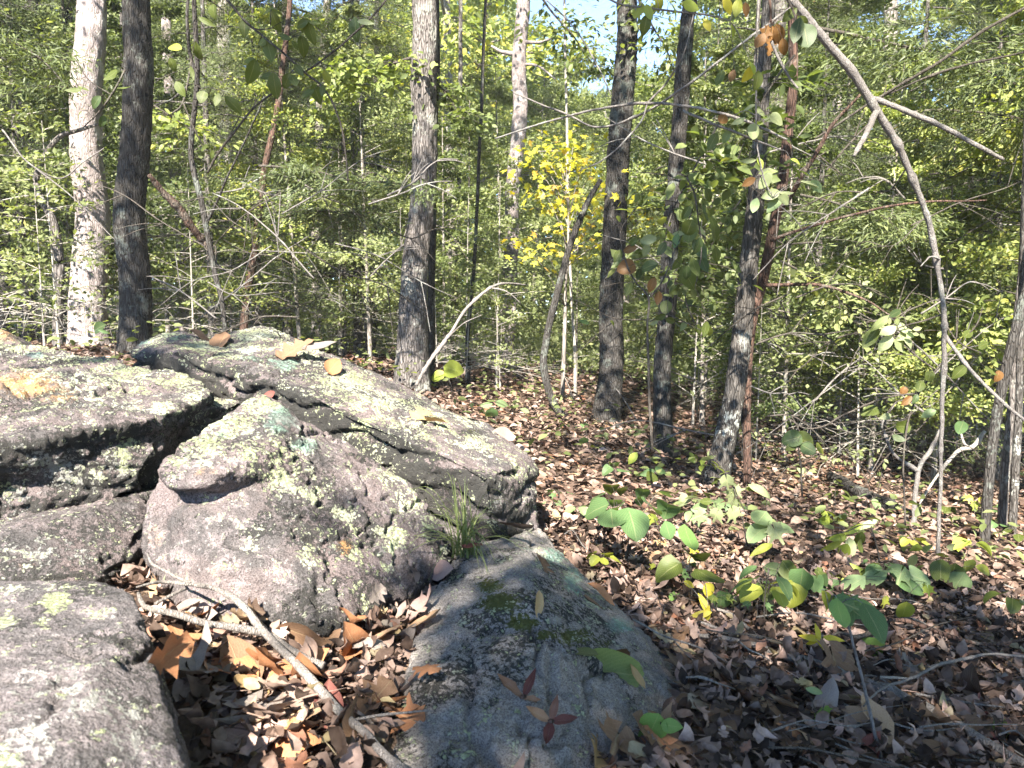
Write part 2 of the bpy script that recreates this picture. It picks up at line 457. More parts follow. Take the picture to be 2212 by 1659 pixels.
def hull_mesh(bm, pts):
    vs_ = [bm.verts.new(Vector(p)) for p in pts]
    r = bmesh.ops.convex_hull(bm, input=vs_)
    kill = [g for g in r['geom_interior'] if isinstance(g, bmesh.types.BMVert)]
    if kill: bmesh.ops.delete(bm, geom=kill, context='VERTS')

def rock(name, label, hulls, mat, voxel=.010, smooth=6, amp=(.03, .010, .004), seed=0, paint=None, strata=None, base_lichen=.1, side_dark=.35, lnoise=.28):
    bm = bmesh.new()
    for h in hulls:
        b2 = bmesh.new(); hull_mesh(b2, h)
        t = bpy.data.meshes.new('t'); b2.to_mesh(t); b2.free(); bm.from_mesh(t); bpy.data.meshes.remove(t)
    me0 = bpy.data.meshes.new('t'); bm.to_mesh(me0); bm.free()
    ob = bpy.data.objects.new('t', me0); COL.objects.link(ob)
    md = ob.modifiers.new('r', 'REMESH'); md.mode = 'VOXEL'; md.voxel_size = voxel
    dg = bpy.context.evaluated_depsgraph_get()
    ev = ob.evaluated_get(dg); me = bpy.data.meshes.new_from_object(ev)
    nv = len(me.vertices)
    V = np.empty(nv * 3, np.float32); me.vertices.foreach_get('co', V); V = V.reshape(-1, 3).astype(float)
    E = np.empty(len(me.edges) * 2, np.int32); me.edges.foreach_get('vertices', E); E = E.reshape(-1, 2)
    L = np.empty(len(me.loops), np.int32); me.loops.foreach_get('vertex_index', L)
    F = L.reshape(-1, 4) if len(L) == len(me.polygons) * 4 else None
    if F is None:
        me.calc_loop_triangles(); F = np.empty(len(me.loop_triangles) * 3, np.int32); me.loop_triangles.foreach_get('vertices', F); F = F.reshape(-1, 3)
    bpy.data.objects.remove(ob); bpy.data.meshes.remove(me0); bpy.data.meshes.remove(me)
    deg = np.bincount(E.ravel(), minlength=nv).astype(float)
    def lap(A):
        S = np.zeros_like(A)
        for k in range(A.shape[1]):
            S[:, k] = np.bincount(E[:, 0], A[E[:, 1], k], nv) + np.bincount(E[:, 1], A[E[:, 0], k], nv)
        return S / deg[:, None]
    for _ in range(smooth): V = V * .4 + lap(V) * .6
    def normals(V):
        a = V[F[:, 1]] - V[F[:, 0]]; b = V[F[:, -1]] - V[F[:, 0]]
        fn = np.cross(a, b); Nn = np.zeros_like(V)
        for c in range(F.shape[1]):
            for k in range(3): Nn[:, k] += np.bincount(F[:, c], fn[:, k], nv)
        return unit(Nn)
    Nn = normals(V)
    wq = V + (np.stack([fbm(V * 5 + 9 * k, 3, seed + k) for k in range(3)], 1) - .5) * .12
    d = (fbm(wq * 4.2, 4, seed) - .5) * amp[0] * 1.9
    rid = 1 - np.abs(2 * fbm(wq * 9, 4, seed + 5) - 1)
    d = d - sstep(.90, .985, rid) * sstep(.4, .6, fbm(V * 3, 2, seed + 3)) * amp[1] * 1.5
    w2 = V * np.array([1, 1, 1.5]) + (np.stack([fbm(V * 12 + 7 * k, 2, seed + 40 + k) for k in range(3)], 1) - .5) * .09
    rough = sstep(.35, .65, fbm(V * 5, 2, seed + 45))
    r26 = np.abs(2 * fbm(w2 * 17, 4, seed + 9, .6) - 1)
    d = d + (r26 - .25) * amp[1] * (.5 + 1.3 * rough) + (fbm(V * 75, 3, seed + 11, .7) - .5) * amp[2] * 2.4 + (vnoise(V * 190, seed + 12) - .5) * amp[2] * .9
    if strata is not None:   # bedding layers on steep faces
        ax, per, sa = strata
        ax = unit(np.array(ax, float))
        t = (wq @ ax) / per + (fbm(V * 3, 2, seed + 21) - .5) * 1.5
        fr = t - np.floor(t)
        steep = 1 - sstep(.45, .75, np.abs(Nn @ ax))
        d = d - steep * sa * sstep(.5, 1, np.abs(fr - .5) * 2) * fbm(V * 7, 2, seed + 23) * 1.6
    cx, cy_ = proj(V)
    for (ch, x, y, rx, ry, st) in (paint or []):
        if ch == 'x': d = d - st * np.exp(-(((cx - x) / rx) ** 2 + ((cy_ - y) / ry) ** 2) ** 1.5) * (Nn[:, 1] < .3)
    V = V + Nn * d[:, None]
    Nn = normals(V)
    px, py = proj(V)
    m = np.zeros((nv, 4), np.float32); m[:, 3] = 1; m2 = np.zeros((nv, 4), np.float32); m2[:, 3] = 1
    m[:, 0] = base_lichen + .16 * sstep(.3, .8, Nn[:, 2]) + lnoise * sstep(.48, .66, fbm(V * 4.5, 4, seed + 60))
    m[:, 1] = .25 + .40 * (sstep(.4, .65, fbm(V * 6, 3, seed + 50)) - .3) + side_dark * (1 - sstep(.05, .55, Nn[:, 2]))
    wob_ = (fbm(V * 14, 3, seed + 31) - .5)
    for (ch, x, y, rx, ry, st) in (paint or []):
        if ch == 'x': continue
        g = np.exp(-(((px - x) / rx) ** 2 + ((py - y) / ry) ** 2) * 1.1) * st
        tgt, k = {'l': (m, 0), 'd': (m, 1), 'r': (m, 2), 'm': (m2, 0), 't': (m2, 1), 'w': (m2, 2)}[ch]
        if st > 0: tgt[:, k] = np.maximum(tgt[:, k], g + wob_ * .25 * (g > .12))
        else: tgt[:, k] += g
    me = mk_mesh(name, V, [F], [mat])
    for nm, arr in (('mask', m), ('mask2', m2)):
        at = me.attributes.new(nm, 'FLOAT_COLOR', 'POINT'); at.data.foreach_set('color', arr.ravel())
    ctr = V.mean(0)
    base = np.array([ctr[0], ctr[1], V[:, 2].min()])
    me.transform(Matrix.Translation(Vector(-base)))
    o = link(name, me, None, base, label, 'boulder')
    BVH_V.append(V); BVH_F.append(F + _nb[0]); _nb[0] += nv
    return o

def push(pts, dy=.5, dz=-.1, dx=0.0):
    return [np.asarray(p) + np.array([dx, dy, dz]) for p in pts]

# long back slab
def slab_back():
    topA = [P(276, 756, 3.05), P(300, 736, 3.1), P(345, 720, 3.2), P(385, 716, 3.25), P(440, 734, 3.3)]
    nearA = [P(280, 770, 2.98), P(383, 765, 2.82), P(467, 785, 2.72)]
    lowA = [P(285, 800, 3.0), P(380, 830, 2.9), P(470, 860, 2.8)]
    A = topA + nearA + lowA + push(topA, .35, -.2) + push(lowA, .9, -.35) + push(lowA, 0, -.35) + [P(560, 760, 3.3), P(600, 800, 2.7), P(600, 900, 2.7)]
    top = [P(430, 735, 3.3), P(500, 717, 3.38), P(570, 701, 3.45), P(640, 726, 3.45), P(740, 767, 3.4), P(830, 820, 3.32), P(920, 860, 3.22), P(1020, 910, 3.05), P(1085, 937, 2.95), P(1145, 985, 2.75), P(1162, 1020, 2.62)]
    near = [P(467, 790, 2.7), P(567, 812, 2.58), P(700, 866, 2.44), P(814, 925, 2.34), P(900, 958, 2.27), P(975, 990, 2.21), P(1052, 1030, 2.15)]
    end = [P(1164, 1060, 2.55), P(1062, 1140, 2.18), P(1166, 1150, 2.48), P(1100, 1010, 2.3)]
    low = [P(480, 860, 2.72), P(640, 935, 2.55), P(800, 1040, 2.42), P(930, 1130, 2.3)]
    B = top + near + end + low + push(top, .25, -.3) + push(low, .1, -.3) + push(low, .9, -.3) + push(end[1:3], .1, -.25)
    return [A, B]
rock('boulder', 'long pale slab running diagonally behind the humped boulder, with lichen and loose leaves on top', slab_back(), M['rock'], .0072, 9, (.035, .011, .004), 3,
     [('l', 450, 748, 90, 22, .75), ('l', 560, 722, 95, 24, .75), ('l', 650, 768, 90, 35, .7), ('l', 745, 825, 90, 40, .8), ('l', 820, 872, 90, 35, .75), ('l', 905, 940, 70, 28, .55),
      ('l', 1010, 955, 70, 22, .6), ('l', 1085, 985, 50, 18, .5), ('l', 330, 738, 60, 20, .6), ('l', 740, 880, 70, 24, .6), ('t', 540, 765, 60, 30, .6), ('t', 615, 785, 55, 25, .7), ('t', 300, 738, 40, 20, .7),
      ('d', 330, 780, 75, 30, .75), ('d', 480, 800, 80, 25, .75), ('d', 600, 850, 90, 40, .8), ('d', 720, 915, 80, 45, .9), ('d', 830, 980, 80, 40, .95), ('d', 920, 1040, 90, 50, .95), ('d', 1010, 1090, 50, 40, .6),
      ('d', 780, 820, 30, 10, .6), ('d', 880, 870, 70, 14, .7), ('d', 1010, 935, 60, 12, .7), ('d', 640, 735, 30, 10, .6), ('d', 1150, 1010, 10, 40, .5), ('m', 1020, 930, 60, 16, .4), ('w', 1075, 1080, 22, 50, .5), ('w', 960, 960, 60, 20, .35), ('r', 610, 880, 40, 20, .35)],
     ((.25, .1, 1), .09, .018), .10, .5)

# left overhanging slab and the block under it
def slab_left():
    back = [P(-220, 726, 3.0), P(0, 737, 2.95), P(100, 744, 2.9), P(270, 777, 2.78), P(400, 813, 2.6), P(460, 838, 2.45)]
    lip = [P(452, 852, 2.36), P(430, 872, 2.25), P(370, 896, 2.08), P(315, 908, 1.95), P(230, 918, 1.88), P(133, 940, 1.8), P(0, 965, 1.72), P(-220, 1000, 1.65)]
    under = [P(425, 890, 2.3), P(345, 960, 2.02), P(318, 1010, 1.93), P(290, 1062, 1.92), P(225, 1095, 1.9), P(120, 1130, 1.84), P(0, 1160, 1.78), P(-220, 1200, 1.7)]
    A = back + lip + push(lip, .12, -.12) + push(back, .1, -.35) + push(back[3:], -.1, -.2)
    B = under + push(under, .8, 0) + push(lip[2:], .09, -.03) + push(back, 0, -.3)
    return [A, B]
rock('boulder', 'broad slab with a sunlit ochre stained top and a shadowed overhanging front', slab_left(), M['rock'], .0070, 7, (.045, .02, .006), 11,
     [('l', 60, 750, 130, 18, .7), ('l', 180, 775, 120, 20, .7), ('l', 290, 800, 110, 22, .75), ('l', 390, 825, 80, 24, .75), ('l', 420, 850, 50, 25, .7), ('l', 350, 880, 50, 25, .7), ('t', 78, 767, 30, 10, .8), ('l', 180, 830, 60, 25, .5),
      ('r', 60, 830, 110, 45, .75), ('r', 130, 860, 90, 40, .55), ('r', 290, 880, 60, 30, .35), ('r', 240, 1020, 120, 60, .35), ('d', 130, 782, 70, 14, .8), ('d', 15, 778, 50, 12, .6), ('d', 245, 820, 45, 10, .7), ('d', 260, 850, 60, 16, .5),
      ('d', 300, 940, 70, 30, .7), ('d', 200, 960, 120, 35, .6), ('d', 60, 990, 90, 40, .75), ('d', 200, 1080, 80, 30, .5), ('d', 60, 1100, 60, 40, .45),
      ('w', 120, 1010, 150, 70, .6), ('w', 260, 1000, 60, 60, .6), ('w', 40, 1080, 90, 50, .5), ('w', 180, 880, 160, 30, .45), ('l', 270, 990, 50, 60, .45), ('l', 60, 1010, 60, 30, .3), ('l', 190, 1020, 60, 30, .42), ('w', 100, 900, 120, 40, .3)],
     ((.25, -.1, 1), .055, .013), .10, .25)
rock('boulder', 'grey white weathered block wedged under the broad overhanging slab',
     [[P(298, 1085, 1.84), P(200, 1105, 1.72), P(100, 1130, 1.66), P(0, 1160, 1.6), P(-200, 1190, 1.55), P(297, 1150, 1.74), P(292, 1215, 1.68), P(225, 1240, 1.58), P(100, 1248, 1.5), P(0, 1255, 1.46), P(-200, 1270, 1.4)]
      + push([P(298, 1085, 1.84), P(0, 1160, 1.6), P(-200, 1190, 1.55), P(292, 1215, 1.68), P(0, 1255, 1.46)], .5, 0) + push([P(292, 1215, 1.68), P(100, 1248, 1.5), P(-200, 1270, 1.4)], 0, -.25)],
     M['rock'], .0062, 7, (.02, .012, .004), 17,
     [('w', 100, 1190, 200, 60, .5), ('w', 250, 1130, 60, 60, .45), ('r', 60, 1220, 90, 25, .4), ('d', 150, 1215, 150, 18, .5), ('d', 30, 1170, 40, 30, .4)], ((.15, 0, 1), .045, .02), .05, .25)

# humped boulder in the middle
def hump():
    cap = [P(560, 848, 2.12), P(520, 868, 2.06), P(612, 862, 2.1), P(500, 888, 1.98), P(430, 938, 1.84), P(365, 985, 1.74), P(347, 1015, 1.70), P(372, 1042, 1.655), P(430, 1046, 1.65), P(490, 1016, 1.68), P(560, 990, 1.75), P(640, 905, 2.12), P(640, 960, 1.92), P(600, 930, 1.9), P(720, 955, 2.12), P(680, 1020, 1.85)]
    body = [P(345, 1020, 1.80), P(312, 1080, 1.75), P(300, 1130, 1.72), P(300, 1190, 1.70), P(322, 1245, 1.66), P(395, 1300, 1.54), P(430, 1330, 1.5), P(520, 1352, 1.47), P(600, 1375, 1.46), P(690, 1395, 1.46), P(765, 1362, 1.55), P(865, 1312, 1.72), P(955, 1255, 1.93),
            P(978, 1200, 1.98), P(968, 1150, 2.02), P(885, 1038, 2.1), P(808, 985, 2.14), P(728, 936, 2.16), P(650, 893, 2.17),
            P(400, 1075, 1.70), P(480, 1045, 1.73), P(450, 1150, 1.60), P(600, 1120, 1.66), P(560, 1240, 1.52), P(720, 1140, 1.73), P(820, 1160, 1.81), P(760, 1260, 1.62), P(900, 1200, 1.88), P(660, 1330, 1.47), P(620, 1030, 1.78)]
    nose = [P(690, 1300, 1.50), P(640, 1330, 1.45), P(660, 1385, 1.44), P(720, 1392, 1.45), P(765, 1350, 1.51), P(740, 1300, 1.55), P(690, 1340, 1.42)]
    back = push([P(560, 850, 2.12), P(640, 905, 2.17), P(800, 1003, 2.14), P(968, 1150, 2.02)], .28, -.25)
    body = body + back + push(body[2:14], .15, -.22) + push(back, .1, -.3)
    return [push(cap, -.014, 0) + push(cap, .25, -.2), body, nose + push(nose, .2, 0)]
rock('boulder', 'humped boulder in the middle of the pile, purple grey with leafy pale green lichen rosettes', hump(), M['rock'], .0056, 8, (.020, .010, .0035), 23,
     [('l', 560, 880, 70, 35, .8), ('l', 500, 920, 75, 38, .8), ('l', 450, 965, 60, 28, .75), ('l', 560, 955, 70, 30, .6), ('t', 605, 905, 60, 45, .75), ('t', 660, 960, 55, 30, .6), ('t', 830, 1190, 40, 30, .5), ('t', 480, 940, 50, 25, .4),
      ('l', 610, 1035, 55, 26, .75), ('l', 680, 1065, 55, 26, .72), ('l', 745, 1110, 42, 26, .72), ('l', 850, 1030, 50, 28, .68), ('l', 880, 1085, 48, 32, .75), ('l', 930, 1130, 34, 24, .7), ('l', 850, 1165, 40, 42, .75), ('l', 835, 1225, 26, 22, .6), ('l', 545, 1180, 26, 24, .55), ('l', 770, 1180, 30, 30, .35), ('l', 440, 1000, 35, 15, .5),
      ('x', 520, 1168, 55, 16, .022), ('x', 560, 1185, 40, 10, .012), ('x', 690, 1300, 12, 60, .015), ('x', 420, 1075, 60, 18, .02), ('x', 780, 1075, 50, 10, .012), ('x', 350, 1180, 14, 70, .012), ('d', 690, 1000, 70, 30, .45), ('d', 560, 1150, 60, 22, .55), ('d', 740, 1250, 80, 45, .5), ('d', 690, 1340, 55, 40, .5), ('d', 380, 1130, 60, 50, .35), ('d', 420, 1100, 50, 30, .35), ('d', 800, 1100, 25, 30, .4), ('d', 640, 1290, 60, 30, .4),
      ('r', 745, 1180, 22, 26, .9), ('r', 430, 1240, 90, 50, .35), ('r', 440, 1020, 50, 16, .55), ('r', 340, 1160, 40, 60, .4), ('w', 620, 1120, 90, 40, .38), ('w', 700, 1180, 80, 50, .36), ('w', 780, 1180, 60, 50, .3), ('w', 560, 1260, 100, 50, .28), ('w', 370, 1180, 50, 50, .3)],
     None, .04, .15)

# mottled stone nearest the camera
rock('boulder', 'mottled grey and white stone closest to the camera beside the orange leaf litter',
     [[P(-260, 1262, 1.18), P(0, 1258, 1.16), P(120, 1252, 1.15), P(230, 1250, 1.14), P(290, 1272, 1.11), P(312, 1330, 1.03), P(326, 1450, .90), P(350, 1550, .82), P(390, 1659, .75), P(420, 1760, .70),
       P(100, 1350, .98), P(100, 1500, .80), P(150, 1659, .68), P(-260, 1500, .78), P(-260, 1300, 1.05), P(0, 1760, .60), P(-260, 1800, .58), P(240, 1400, .90)]
      + push([P(326, 1450, .90), P(350, 1550, .82), P(400, 1690, .74), P(290, 1272, 1.11)], .02, -.25, .02) + push([P(-260, 1262, 1.18), P(120, 1252, 1.15), P(290, 1272, 1.11)], .12, -.3) + push([P(-260, 1800, .58), P(0, 1760, .60)], 0, -.25)],
     M['rock_mottled'], .0042, 7, (.012, .006, .0025), 31,
     [('w', 160, 1500, 200, 130, .52), ('w', 60, 1600, 120, 90, .58), ('w', 270, 1600, 100, 90, .52), ('w', 250, 1330, 60, 60, .4), ('r', 170, 1560, 60, 40, .35), ('d', 100, 1400, 120, 40, .35), ('d', 260, 1480, 40, 100, .4), ('d', 200, 1560, 40, 60, .35), ('l', 118, 1300, 36, 28, .85), ('l', 92, 1345, 26, 18, .8), ('l', 15, 1330, 28, 30, .8), ('l', 40, 1270, 50, 12, .7), ('l', 150, 1268, 40, 8, .6), ('l', 20, 1650, 40, 30, .6), ('r', 200, 1420, 50, 40, .4)],
     None, -.06, .05, .06)

# shaded slab in front
def slab_front():
    right = [PG(1475, 1440), PG(1500, 1490), PG(1440, 1515), PG(1400, 1505), PG(1365, 1560), PG(1300, 1620), PG(1262, 1670), PG(1240, 1760)]
    rim = [PG(1165, 1140, .12), PG(1215, 1200, .10), PG(1285, 1285, .08), PG(1380, 1370, .05)]
    left = [PG(1000, 1190, .10), PG(945, 1262, .08), PG(905, 1335, .05), PG(900, 1500, .02), PG(875, 1570, .01), PG(850, 1670, .0), PG(830, 1760, .0)]
    crest = [PG(1110, 1155, .15), PG(1120, 1220, .16), PG(1160, 1300, .15), PG(1200, 1380, .13), PG(1300, 1420, .08), PG(1080, 1400, .12), PG(1130, 1500, .09), PG(1230, 1500, .08), PG(1050, 1600, .06), PG(1150, 1659, .05)]
    A = right + rim + left + crest
    return [A + push(right + rim + left, 0.02, -.25)]
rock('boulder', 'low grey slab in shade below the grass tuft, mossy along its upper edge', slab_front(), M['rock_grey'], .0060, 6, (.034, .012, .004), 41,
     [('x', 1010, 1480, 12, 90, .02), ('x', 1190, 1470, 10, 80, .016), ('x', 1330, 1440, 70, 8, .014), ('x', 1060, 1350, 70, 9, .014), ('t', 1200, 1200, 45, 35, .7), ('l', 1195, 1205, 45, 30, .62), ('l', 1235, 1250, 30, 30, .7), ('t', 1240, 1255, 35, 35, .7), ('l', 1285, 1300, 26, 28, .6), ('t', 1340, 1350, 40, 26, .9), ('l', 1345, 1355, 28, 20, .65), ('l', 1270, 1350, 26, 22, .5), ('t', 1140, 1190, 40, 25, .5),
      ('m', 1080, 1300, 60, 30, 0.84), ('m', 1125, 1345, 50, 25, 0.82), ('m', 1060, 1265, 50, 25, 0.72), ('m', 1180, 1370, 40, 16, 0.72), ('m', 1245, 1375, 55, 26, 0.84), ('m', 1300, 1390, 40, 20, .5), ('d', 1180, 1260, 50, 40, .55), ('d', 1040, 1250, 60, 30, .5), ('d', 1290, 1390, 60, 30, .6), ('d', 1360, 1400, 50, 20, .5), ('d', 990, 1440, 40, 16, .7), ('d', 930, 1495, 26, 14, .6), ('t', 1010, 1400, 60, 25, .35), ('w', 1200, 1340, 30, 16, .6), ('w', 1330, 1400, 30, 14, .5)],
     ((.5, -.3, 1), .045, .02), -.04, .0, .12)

# small brown stone at the far corner of the pile
rock('boulder', 'small brown stone peeking above the broad slab by the picture edge', [[P(-90, 700, 3.3), P(-20, 702, 3.3), P(10, 715, 3.25), P(40, 742, 3.2), P(40, 760, 3.2), P(-90, 770, 3.1)] + push([P(-90, 700, 3.3), P(10, 715, 3.25), P(40, 742, 3.2)], .3, -.1) + push([P(40, 760, 3.2), P(-90, 770, 3.1)], .2, -.2)],
     M['rock'], .012, 4, (.012, .006, .002), 47, [('r', 0, 720, 80, 40, .6)], None, .0, .2)

BV = np.concatenate(BVH_V); 
_tris = []
for f in BVH_F:
    _tris += f.tolist()
BVH = BVHTree.FromPolygons(BV.tolist(), _tris)
NGV = len(GF)

def hit_pixel(px, py, maxd=60):
    r = unit(ray(px, py))
    h = BVH.ray_cast(Vector(EYE), Vector(r), maxd)
    if h[0] is None:
        p = PG(px, py); return p, np.array([0, 0, 1.0]), False
    return np.array(h[0]), np.array(h[1]), h[2] >= NGV

def drop(x, y):
    h = BVH.ray_cast(Vector((x, y, 3.0)), Vector((0, 0, -1)), 10)
    if h[0] is None: return onground(x, y), np.array([0, 0, 1.0]), False
    n = np.array(h[1]); n = n if n[2] > 0 else -n
    return np.array(h[0]), n, h[2] >= NGV

# ------------------------------------------------------------------ trees
def crown_style(r, H, lo, spread, nb, per, style, leaf=.085, trunk_r=.1, lean=(0, 0), sub=4, rise=.35, flat=.6):
    """limbs (as tubes) and leaves of one crown; returns wood MB and leaf arrays"""
    wood = MB(); pos = []; head = []; nrm = []; siz = []
    for b in range(nb):
        t = (b + r.random()) / nb
        z0 = lo + (H - lo) * t ** .9
        az = b * 2.4 + r.normal() * .4
        prof = (1 - .75 * t) if style != 'broad' else (.55 + .45 * math.sin(math.pi * min(1, .15 + t * .85)))
        Ln = spread * prof * r.uniform(.7, 1.15)
        up = {'broad': rise * (.3 + t), 'hemlock': .10 - .18 * r.random(), 'sapling': rise * (.2 + 1.2 * r.random())}[style]
        d = np.array([math.cos(az), math.sin(az), up]); d /= np.linalg.norm(d)
        k = np.linspace(0, 1, 6)[:, None]
        base = np.array([lean[0] * z0, lean[1] * z0, z0])
        droop = {'broad': -.05, 'hemlock': -.22, 'sapling': -.10}[style] * Ln
        pts = base + d * Ln * k + np.array([0, 0, 1]) * droop * k ** 2
        pts = wob(pts, .22 * Ln * .5, 1.2 / max(Ln, .5), b + int(r.integers(1000)))
        pts += base - pts[0]
        r0 = max(.006, trunk_r * .38 * (1 - .7 * t))
        wood.add(*tube(pts, np.linspace(r0, .003, 6), 5, False))
        for s in range(sub):
            f = r.uniform(.25, 1.0); i = min(4, int(f * 5)); q = pts[i] * (1 - (f * 5 - i)) + pts[i + 1] * (f * 5 - i)
            a2 = az + r.choice([-1, 1]) * r.uniform(.4, 1.2)
            d2 = np.array([math.cos(a2), math.sin(a2), up * .6 + r.normal() * .12]); d2 /= np.linalg.norm(d2)
            L2 = Ln * r.uniform(.25, .5)
            k2 = np.linspace(0, 1, 4)[:, None]
            p2 = q + d2 * L2 * k2 + np.array([0, 0, droop * .5]) * k2 ** 2
            wood.add(*tube(p2, np.linspace(r0 * .45, .002, 4), 4, False))
            n = per
            u = r.random((n, 1)) ** .8
            c = q + d2 * L2 * u + np.array([0, 0, droop * .5]) * u ** 2
            sp = L2 * .38
            off = r.normal(size=(n, 3)) * np.array([sp, sp, sp * (1 - flat) * .6 + .02])
            c = c + off
            pos.append(c)
            hd = d2[None] + r.normal(size=(n, 3)) * .7; hd[:, 2] -= .25
            head.append(hd)
            rad_ = unit(c * [1, 1, 0] - base * [1, 1, 0]); nn = np.array([[0, 0, .75]]) + rad_ * .75 + r.normal(size=(n, 3)) * .42
            nrm.append(nn); siz.append(leaf * r.uniform(.6, 1.25, n))
    return wood, np.concatenate(pos), np.concatenate(head), np.concatenate(nrm), np.concatenate(siz)

NEEDLE_V = np.array([[0, 0, 0], [.07, .3, 0], [.0, 1, -.05], [-.07, .3, 0]])

def tree_meshes(seed, H, lo, spread, nb, per, style, leaf, trunk_r, bark, foliage, sub=4, sway=.25, name='tree', rise=.35, flat=.6, extra_bare=0):
    r = np.random.default_rng(seed)
    lean = r.normal(size=2) * .025
    wood, pos, head, nrm, siz = crown_style(r, H, lo, spread, nb, per, style, leaf, trunk_r, lean, sub, rise, flat)
    zz = np.linspace(-.25, H, 14)
    tp = np.stack([lean[0] * zz, lean[1] * zz, zz], 1)
    w = wob(tp, sway, .35, seed); w[:, 2] = zz; w[:, :2] -= (w[1, :2] - 0)
    rad = trunk_r * np.clip(1 - zz / H * .8, .12, 1) + trunk_r * .45 * np.exp(-np.clip(zz, 0, None) / .18)
    tr = MB(); tr.add(*tube(tp, rad, 9, False))
    for k in range(extra_bare):      # dead lower twigs
        z0 = r.uniform(.25, max(lo, .8)); az = r.random() * 6.28; Ln = r.uniform(.4, 1.5)
        kk = np.linspace(0, 1, 6)[:, None]
        d = np.array([math.cos(az), math.sin(az), r.uniform(-.15, .35)])
        pts = np.array([lean[0] * z0, lean[1] * z0, z0]) + d * Ln * kk + np.array([0, 0, -.18 * Ln]) * kk ** 2
        p0 = pts[0].copy(); pts = wob(pts, .25 * Ln, 2.0, k + seed); pts += p0 - pts[0]
        tr.add(*tube(pts, np.linspace(.008, .002, 6), 4, False))
        for s in range(3):
            i = int(r.integers(1, 5)); d2 = unit(d + r.normal(size=3) * .6)
            tr.add(*tube(np.stack([pts[i], pts[i] + d2 * Ln * .18, pts[i] + d2 * Ln * .34 + np.array([0, 0, -.03])]), [.004, .003, .0015], 3, False))
    for Vw, Fw in zip(wood.V, wood.F4): pass
    tr.add(np.concatenate(wood.V), np.concatenate(wood.F4))
    TV, TF = (NEEDLE_V, T2F) if style == 'hemlock' else (T2V, T2F)
    LV, LF = leaf_batch(TV, TF, pos, head, nrm, siz)
    return tr.mesh(name + '_trunk', [bark]), mk_mesh(name + '_crown', LV, [LF], [foliage], smooth=False)

FAR = [tree_meshes(100 + i, 15 + i % 3 * 2, 2.5 + (i % 3), 3.6, 28, 150, 'broad', .19, .20, M['bark_far'], M['leaf_far'] if i else M['leaf_lime'], 5, .5, 'broadleaf', .45, .35) for i in range(4)]
MID = [tree_meshes(200 + i, 7 + i % 3, .9, 2.1, 28, 130, 'sapling', .095, .05, M['bark_far'], (M['leaf_far'], M['leaf_mid'], M['leaf_lime'], M['leaf_mid'], M['leaf_far'])[i], 4, .5, 'understory', .4, .45) for i in range(5)]
HEM = [tree_meshes(300 + i, 9 + i, 1.3, 2.3, 48, 210, 'hemlock', .07, .085, M['bark_grey'], M['needle'], 5, .3, 'conifer', .1, .65, 26) for i in range(3)]
BUSH = [tree_meshes(400 + i, 2.2 + .4 * i, .3, .8, 14, 16, 'sapling', .07, .014, M['twig_pale'], M['leaf_far'], 3, .3, 'shrub', .5, .6, 7) for i in range(4)]

LAND = [(195, 'the pale lit trunk'), (290, 'the blackish trunk'), (600, 'the slim reddish leaning trunk'), (900, 'the tall oak'), (1105, 'the crooked pale trunk'), (1318, 'the straight black trunk'), (1448, 'the narrow dark trunk'), (1605, 'the lichen crusted trunk'), (2020, 'the arching dead limb')]
def spot(x, y):
    px = 1106 + x / max(y, .1) * FPX
    if px < LAND[0][0]: return 'left of ' + LAND[0][1]
    for (a, n1), (b, n2) in zip(LAND, LAND[1:]):
        if px < b: return f'between {n1} and {n2}'
    return 'right of ' + LAND[-1][1]

def plant_tree(name, meshes, x, y, scale, rot, label, cat, group, dz=0):
    e = empty(name, onground(x, y, -.03 + dz), label, cat, group)
    e.rotation_euler = (0, 0, rot); e.scale = (scale,) * 3
    link('trunk', meshes[0], e); link('crown', meshes[1], e)
    return e

r = np.random.default_rng(5)
def top_px(px):
    """how high the far canopy reaches against the sky"""
    t = -400
    for c, w, y in ((1330, 150, 130), (1935, 70, 240), (690, 60, 0), (560, 40, -40)):
        if abs(px - c) < w: t = max(t, y)
    return t
# tall trees far behind
n = 0
for row, (Y, step) in enumerate(((23, 3.0), (29, 3.3), (36, 3.8), (44, 4.6))):
    half = Y * .74 + 3
    for x in np.arange(-half, half, step):
        xx = x + r.uniform(-1, 1); yy = Y + r.uniform(-2.5, 2.5)
        px = 1106 + xx / yy * FPX
        k = int(r.integers(len(FAR))); H = 15 + k % 3 * 2
        t = max(top_px(px - 90), top_px(px + 90), top_px(px))
        want = r.uniform(.85, 1.25) * H
        if t > -300:
            zt = P(px, t + r.uniform(0, 60), yy)[2] - ground(xx, yy); want = min(want, zt * .95)
        plant_tree('broadleaf_tree', FAR[k], xx, yy, want / H, r.random() * 6.28, ('tall leafy tree', 'tall tree', 'tall leafy tree far back', 'tallest farthest tree')[row] + ' seen ' + spot(xx, yy), 'tree', 'tall trees far back in the forest')
        n += 1
